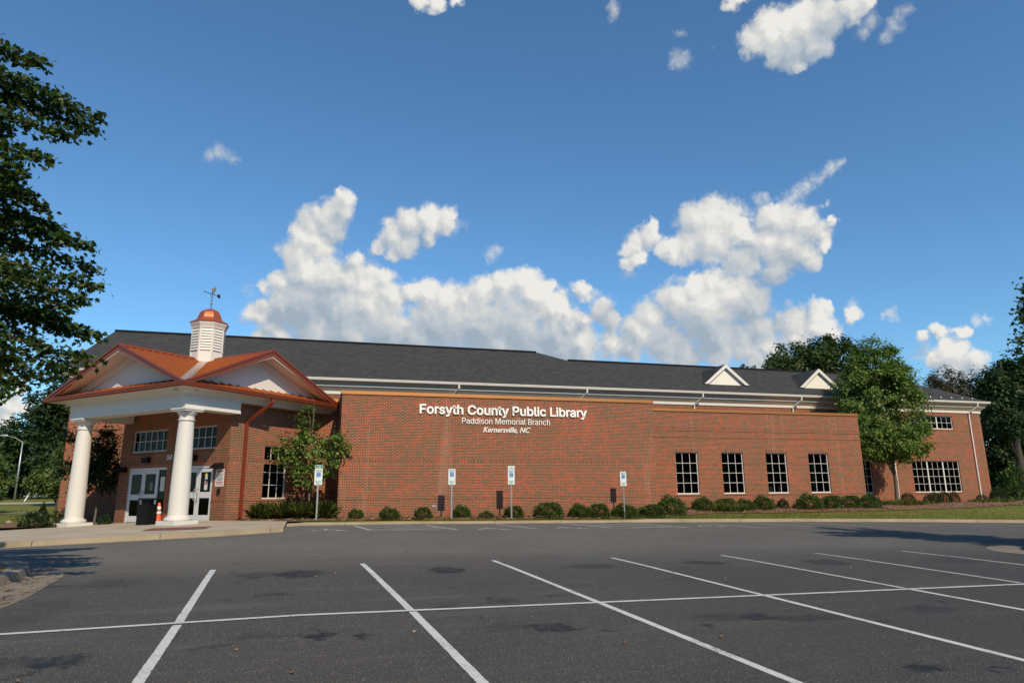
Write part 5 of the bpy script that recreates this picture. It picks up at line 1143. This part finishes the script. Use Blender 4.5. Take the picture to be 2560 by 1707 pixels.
tree('broadleaf_tree', 'tall dark tree with layered boughs at the right end wall, uppermost of the dark trees', 'tree', (69.5, 53, ground(69.5, 53)), 6, .4, [(68.6, 52, 12.0, 2.7, 2.4, 2.5), (66.2, 52, 12.1, 1.7, 1.8, 1.6), (66.0, 51.6, 10.2, 1.3, 1.4, 1.0), (70.8, 52, 13.6, 2.2, 2, 2.4), (67.3, 52, 8.4, 2.2, 2, 1.6)], 330, 40, .55, .30, L_DEEP, group=GE, shape=SH_TUFT)
tree('broadleaf_tree', 'dark spreading tree low behind the right corner shrub', 'tree', (73, 57, ground(73, 57)), 2.2, .4, [(73.5, 56, 6.2, 3.6, 3, 5.0), (72.0, 58, 7.6, 3.0, 3, 4.5), (69.8, 60, 4.6, 3.0, 2.5, 3.8), (77, 57, 8, 3.5, 3, 5)], 420, 42, .8, .36, L_DEEP, group=GE, shape=SH_TUFT)
tree('broadleaf_tree', 'dark tree hedging the gap at the right picture edge', 'tree', (80, 66, ground(80, 66)), 2, .4, [(79, 66, 6, 5, 3, 6), (88, 66, 8, 5, 3, 8), (72, 70, 6, 4, 3, 6)], 420, 36, 1.0, .5, L_DEEP, group=GE, shape=SH_TUFT)
# unseen trees added behind and beside the viewer to cut sky light
bl = [(x+NPR.normal()*2, y+NPR.normal()*2, 6+NPR.rand()*2.5, 6, 5, 7+NPR.rand()*2.5) for x, y in [(x, -31) for x in range(-60, 150, 7)] + [(-46, y) for y in range(-26, 14, 7)] + [(58, y) for y in range(-26, 8, 7)]]
p, cen = blob_pts(bl, 2600, 9, 1.6, .5); tag(leaves('sky_blocker_trees', p, 1.5, L_DEEP, None, SH_TUFT), kind='stuff')
# near maples: explicit boughs
def maple(label, base, hub, tips, extra, leafn, spread, ls, seed):
    r = np.random.RandomState(seed)
    t = empty('maple_tree', base, label, 'tree'); bx, by, bz = base
    mb = MB(); mb.tube([(bx, by, bz-.1), (bx, by, bz+.2), (bx+.05, by, bz+1.6), hub(.25), hub(.6), hub(1.0)], [.24, .19, .17, .15, .10, .03], 12)
    P, Dr = [], []
    for tp in list(tips)+list(extra):
        tp = Vector(tp); q = Vector(hub(min(.95, max(.05, (tp.z-bz-1.6)/6.6))))
        mid = q.lerp(tp, .55)+Vector((0, 0, .10*(tp-q).length)); path = [q, q.lerp(mid, .5)+Vector((0, 0, .05)), mid, mid.lerp(tp, .5)+Vector((0, 0, .06)), tp]
        mb.tube(path, [.045, .034, .024, .014, .005], 6)
        for k in range(leafn):
            s = .30+.70*r.rand()**.75; i = min(3, int(s*4)); f = s*4-i; p = path[i].lerp(path[i+1], f)
            sp = spread*(1.25-.95*s)
            o = r.normal(size=3)*sp*np.array([1, 1, .55]); P.append((p.x+o[0], p.y+o[1], p.z+o[2]-.02))
        d0 = (path[4]-path[3]).normalized()
        for k in range(4):
            tw = path[3].lerp(path[4], r.rand()); e = tw+Vector(r.normal(size=3))*spread*.3; mb.tube([tw, e], [.004, .002], 5)
    mb.build('trunk', M_BARKD, t, smooth=True)
    leaves('crown', P, ls, L_MAPLE, t, SH_MAPLE, up=.25)
    return t
TIPS_L = [(-4.14,10.75,8.08),(-4.59,11.33,8.06),(-3.77,11.00,7.64),(-3.52,11.45,7.66),(-3.56,11.49,7.46),(-3.50,10.42,6.81),(-3.74,10.33,6.34),(-4.57,11.89,6.77),(-4.28,10.79,6.18),(-4.05,10.75,5.97),(-4.31,12.19,6.31),(-3.76,11.19,5.64),(-3.88,11.89,5.69),(-3.33,11.21,5.40),(-3.26,11.51,5.13),(-2.96,10.59,4.60),(-3.35,11.51,4.62),(-3.73,11.95,4.60),(-3.57,11.29,4.28),(-3.48,11.71,4.18),(-3.16,11.58,4.07),(-2.90,10.42,3.51),(-3.50,11.74,3.57),(-3.76,11.42,3.40),(-3.84,10.87,3.21),(-3.85,10.36,3.01),(-4.94,11.94,7.48),(-4.65,11.20,7.66),(-4.37,11.67,5.45),(-4.31,11.97,5.03),(-4.24,11.66,4.43),(-4.16,12.05,4.09),(-4.02,11.05,3.58),(-4.69,11.82,5.87)]
TIPS_R = [(17.96,12.94,6.56),(18.72,13.44,6.55),(18.43,13.38,6.42),(17.23,12.60,5.90),(17.45,12.64,5.93),(17.30,12.72,5.41),(18.44,13.47,5.52),(17.84,12.94,5.70),(17.96,13.13,4.99),(17.94,12.80,6.88)]
lx, ly = -7.3, 11.0
exL = [(-5.2-2.2*abs(NPR.randn())*.7, ly+NPR.normal()*1.5, 2.9+NPR.rand()*4.0) for _ in range(76)]
maple('dark maple with star-shaped leaves reaching in from the left edge', (lx, ly, lot(lx, ly)+.2), lambda f: (lx+.25*f, ly+.1*math.sin(f*5), 2.2+6.2*f), TIPS_L, exL, 560, .25, .082, 3)
qx, qy = 21.0, 11.8
exR = [(qx+NPR.normal()*1.3, qy+NPR.normal()*1.3, 3.2+NPR.rand()*5.2) for _ in range(80)] + [(qx-2.0+NPR.normal()*.5, qy+NPR.normal()*1.0, 3.8+NPR.rand()*3.0) for _ in range(12)]
maple('maple on the right planting island, only its outer leaves inside the right edge', (qx, qy, lot(qx, qy)+.2), lambda f: (qx-.2*f, qy, 2.2+5.6*f), TIPS_R, exR, 280, .32, .10, 8)
# clipped shrubs
def shrub_mesh(seed, mt, n, ls, lump=.18, boxy=.0):
    r = np.random.RandomState(seed); d = r.normal(size=(n, 3)); d /= np.linalg.norm(d, axis=1)[:, None]; d[:, 2] = np.abs(d[:, 2])*1.0
    if boxy: d = d/np.maximum(np.abs(d).max(1), .35)[:, None]**boxy
    k = 1 + lump*(np.sin(d[:, 0]*7+seed)+np.sin(d[:, 1]*6+seed*2)+np.sin(d[:, 2]*9+d[:, 0]*5))*.4
    rr = (.72+.30*r.rand(n)**.6)*k
    p = d*rr[:, None]*np.array([.5, .5, .95]) + r.normal(size=(n, 3))*.02; p[:, 2] = np.maximum(p[:, 2], .02 + .0*p[:, 2])
    return p, d
SHM = {}
def shrub(name, label, x, y, w_, h, kind, group, cat='shrub', dep=None):
    key = kind
    z = ground(x, y)
    t = empty(name, (x, y, z), label, cat, group)
    var = NPR.randint(3)
    if (key, var) not in SHM:
        mt, n, ls, lump, boxy = {'loose': (L_SHRUB, 3000, .075, .16, .35), 'box': (L_BOX, 2600, .055, .08, .15), 'flower': (L_SHRUB, 1400, .10, .3, .1), 'dark': (L_DEEP, 1300, .10, .3, .1)}[key]
        p, d = shrub_mesh(3+var*7+len(SHM), mt, n, ls, lump, boxy)
        o = leaves('foliage', p, ls, mt, None, SH_QUAD, up=.1, dirs=d*.7+NPR.normal(size=d.shape)*.5, off=(0, 0, 0)); SHM[(key, var)] = o.data
        o.parent = t
    else:
        o = bpy.data.objects.new('foliage', SHM[(key, var)]); C.objects.link(o); o.parent = t
    t.scale = (w_*.98, (dep or w_)*.98, h*.98); t.rotation_euler[2] = NPR.uniform(-.3, .3)
    s = MB()
    for k in range(6):
        a = k*1.05; s.tube([(.03*math.cos(a), .03*math.sin(a), -.05), (.2*math.cos(a), .2*math.sin(a), .35), (.34*math.cos(a), .34*math.sin(a), .7)], [.02, .014, .006], 5)
    me = SHM.get('stem')
    if me is None: so_ = s.build('stems', M_BARKD); SHM['stem'] = so_.data; so_.parent = t
    else: so_ = bpy.data.objects.new('stems', me); C.objects.link(so_); so_.parent = t
    return t
GS = 'clipped shrubs along the brick front'
for x, y, w_, h, lb in [
    (2.02, 29.65, .64, .40, 'small clipped shrub nearest the left corner of the lettered wall'),
    (3.3, 28.95, .82, .50, 'clipped shrub second from the left corner of the lettered wall'),
    (4.72, 29.1, .76, .52, 'clipped shrub left of the first wall-shadow of a sign, below the outlet box'),
    (6.5, 29.85, .76, .54, 'clipped shrub just right of the two-plate parking sign'),
    (7.5, 29.35, .60, .33, 'lowest of the clipped shrubs, left of the tallest sign'),
    (8.85, 29.75, .84, .55, 'clipped shrub behind the post of the tallest sign'),
    (10.4, 29.55, 1.36, .72, 'wide loose shrub at the middle of the lettered wall'),
    (11.98, 29.85, .9, .63, 'shrub right of the wide one, touching its right neighbour'),
    (12.9, 29.8, 1.08, .66, 'shrub left of the far right parking sign, joined to its left neighbour'),
    (14.35, 30.05, 1.25, .62, 'shrub behind the post of the far right parking sign'),
    (15.75, 30.0, 1.22, .62, 'shrub at the right end of the lettered wall'),
    (17.3, 31.0, 1.6, .90, 'tallest bushy shrub where the brick front steps back'),
    (20.05, 32.55, 1.08, .66, 'shrub under the first of the four tall windows'),
    (21.4, 32.55, 1.26, .62, 'shrub between the first and second tall windows'),
    (22.55, 32.5, 1.02, .56, 'smaller shrub under the second tall window'),
    (23.7, 32.5, 1.08, .72, 'shrub between the second and third tall windows, before a gap of bare mulch'),
    (26.5, 32.3, 1.52, .80, 'large shrub starting the hedge left of the fourth tall window'),
    (28.1, 32.4, 1.2, .72, 'hedge shrub under the fourth tall window'),
    (29.35, 32.4, 1.1, .70, 'hedge shrub right of the fourth tall window'),
    (30.6, 32.3, 1.28, .74, 'last hedge shrub at the right corner of the low wing')]:
    shrub('clipped_shrub', lb, x, y, w_, h, 'loose', GS, dep=min(w_, 1.0))
GB = 'rounded boxwood balls under the right windows'
for x, y, w_, h, lb in [
    (39.6, 38.4, .98, .72, 'boxwood ball just right of the round tree trunk'), (34.3*1.13, 31.72*1.13, .84, .62, 'frontmost boxwood ball, left in the cluster below the wide window'),
    (35.52*1.15, 32.45*1.15, .9, .74, 'second boxwood in the cluster below the wide window'), (36.08*1.17, 32.33*1.17, .95, .78, 'third boxwood in the cluster below the wide window'),
    (36.7*1.18, 32.24*1.18, .7, .78, 'last boxwood in the cluster, under the right end of the wide window'), (47.3, 39.3, .80, .56, 'lone boxwood left of the corner downspout'), (49.4, 39.6, 1.2, 1.05, 'square boxwood standing past the right end of the wall')]:
    shrub('boxwood', lb, x, y, w_, h, 'box', GB)
shrub('flowering_shrub', 'tall loose shrub with pale blossom at the right picture edge', 54.6, 42.4, 1.9, 2.6, 'flower', None)
GK = 'dark shrubs left of the columns'
shrub('low_shrub', 'dark low shrub farther left of the left column', -10.4, 32.6, 1.0, .62, 'dark', GK)
shrub('low_shrub', 'dark low shrub close behind the left column base', -9.35, 32.9, .9, .72, 'dark', GK)
shrub('low_shrub', 'small dark plant in the shade between the left column and the doors', -8.05, 33.3, .5, .45, 'dark', GK)
shrub('low_shrub', 'dark reddish low plant left of the hedge under the fourth tall window', 25.2, 32.8, .6, .5, 'dark', GK)
t = empty('dwarf_conifer', (-12.2, 39.2, ground(-12.2, 39.2)), 'narrow dark dwarf conifer on the lawn left of the portico', 'conifer')
p, d = shrub_mesh(5, L_DEEP, 1500, .1, .25, 0); p[:, :2] *= (1.05-p[:, 2:3]).clip(.15)*1.3
leaves('foliage', p*np.array([.55, .55, .95])+np.array([-12.2, 39.2, ground(-12.2, 39.2)]), .07, L_DEEP, t)
mb = MB(); mb.tube([(-12.2, 39.2, ground(-12.2, 39.2)-.1), (-12.2, 39.2, ground(-12.2, 39.2)+.5)], .03, 6); mb.build('trunk', M_BARKD, t)
# grassy tufts by the tall window
GT = 'grassy liriope tufts by the tall window'
def tuft(x, y, r0, h, n, label):
    z = ground(x, y)+.02; a = NPR.rand(n)*6.28; q = NPR.rand(n)**.5*r0*.35
    P = np.stack([x+np.cos(a)*q, y+np.sin(a)*q, np.full(n, z)], 1); lean = NPR.uniform(.3, 1.1, n)
    Dd = np.stack([np.cos(a)*lean, np.sin(a)*lean, np.ones(n)], 1)
    tag(leaves('grass_tuft', P, h, L_BLADE, None, (SH_BLADE[0]*np.array([.62, 1, 1.2]), SH_BLADE[1]), up=.0, dirs=Dd, jit=.4), label, 'grass tuft', GT)
for x, y, lb in ((-1.75, 30.9, 'grassy tuft next to the rust red downspout'), (-.85, 30.6, 'grassy tuft below the left half of the tall window'), (-.05, 30.0, 'grassy tuft at the foot of the small tree'), (.72, 29.75, 'grassy tuft right of the first sign post')):
    tuft(x, y, .6, .56, 900, lb)
def patch(cx, cy, rx_, ry_, n, h, name='ground_cover'):
    a = NPR.rand(n)*6.28; q = NPR.rand(n)**.5; X = cx+np.cos(a)*q*rx_; Y = cy+np.sin(a)*q*ry_
    P = np.array([(x, y, ground(x, y)+.02) for x, y in zip(X, Y)]); Dd = NPR.normal(size=(n, 3))*.6; Dd[:, 2] = 1
    tag(leaves(name, P, h, L_BLADE, None, SH_BLADE, up=.0, dirs=Dd, jit=.45), kind='stuff')
patch(34.0, 33.6, 1.6, .8, 1500, .26); patch(36.6, 34.2, 1.0, .4, 500, .16); patch(44.5, 36.2, 2.0, .8, 1500, .20); patch(21.2, 31.9, .9, .45, 900, .36)
# rough grass along the kerb
P = []
for k in range(16000):
    x = NPR.uniform(14.5, 52); lo = yc(x)+.32; hi = yfb(x); y = lo+(hi-lo)*NPR.rand() if hi > lo else lo
    P.append((x, y, ground(x, y)))
Dd = NPR.normal(size=(len(P), 3))*.45; Dd[:, 2] = 1
tag(leaves('grass', np.array(P), .075, L_BLADE, None, (SH_BLADE[0]*np.array([2.2, 1, 1]), SH_BLADE[1]), up=0, dirs=Dd, jit=.5), kind='stuff')
P = []
for k in range(9000):
    x = NPR.uniform(-30, -9); y = NPR.uniform(33, 62) if x < -12.5 else NPR.uniform(40.5, 62); P.append((x, y, ground(x, y)))
Dd = NPR.normal(size=(len(P), 3))*.45; Dd[:, 2] = 1
tag(leaves('grass', np.array(P), .10, L_BLADE, None, (SH_BLADE[0]*np.array([3, 1, 1]), SH_BLADE[1]), up=0, dirs=Dd, jit=.5), kind='stuff')
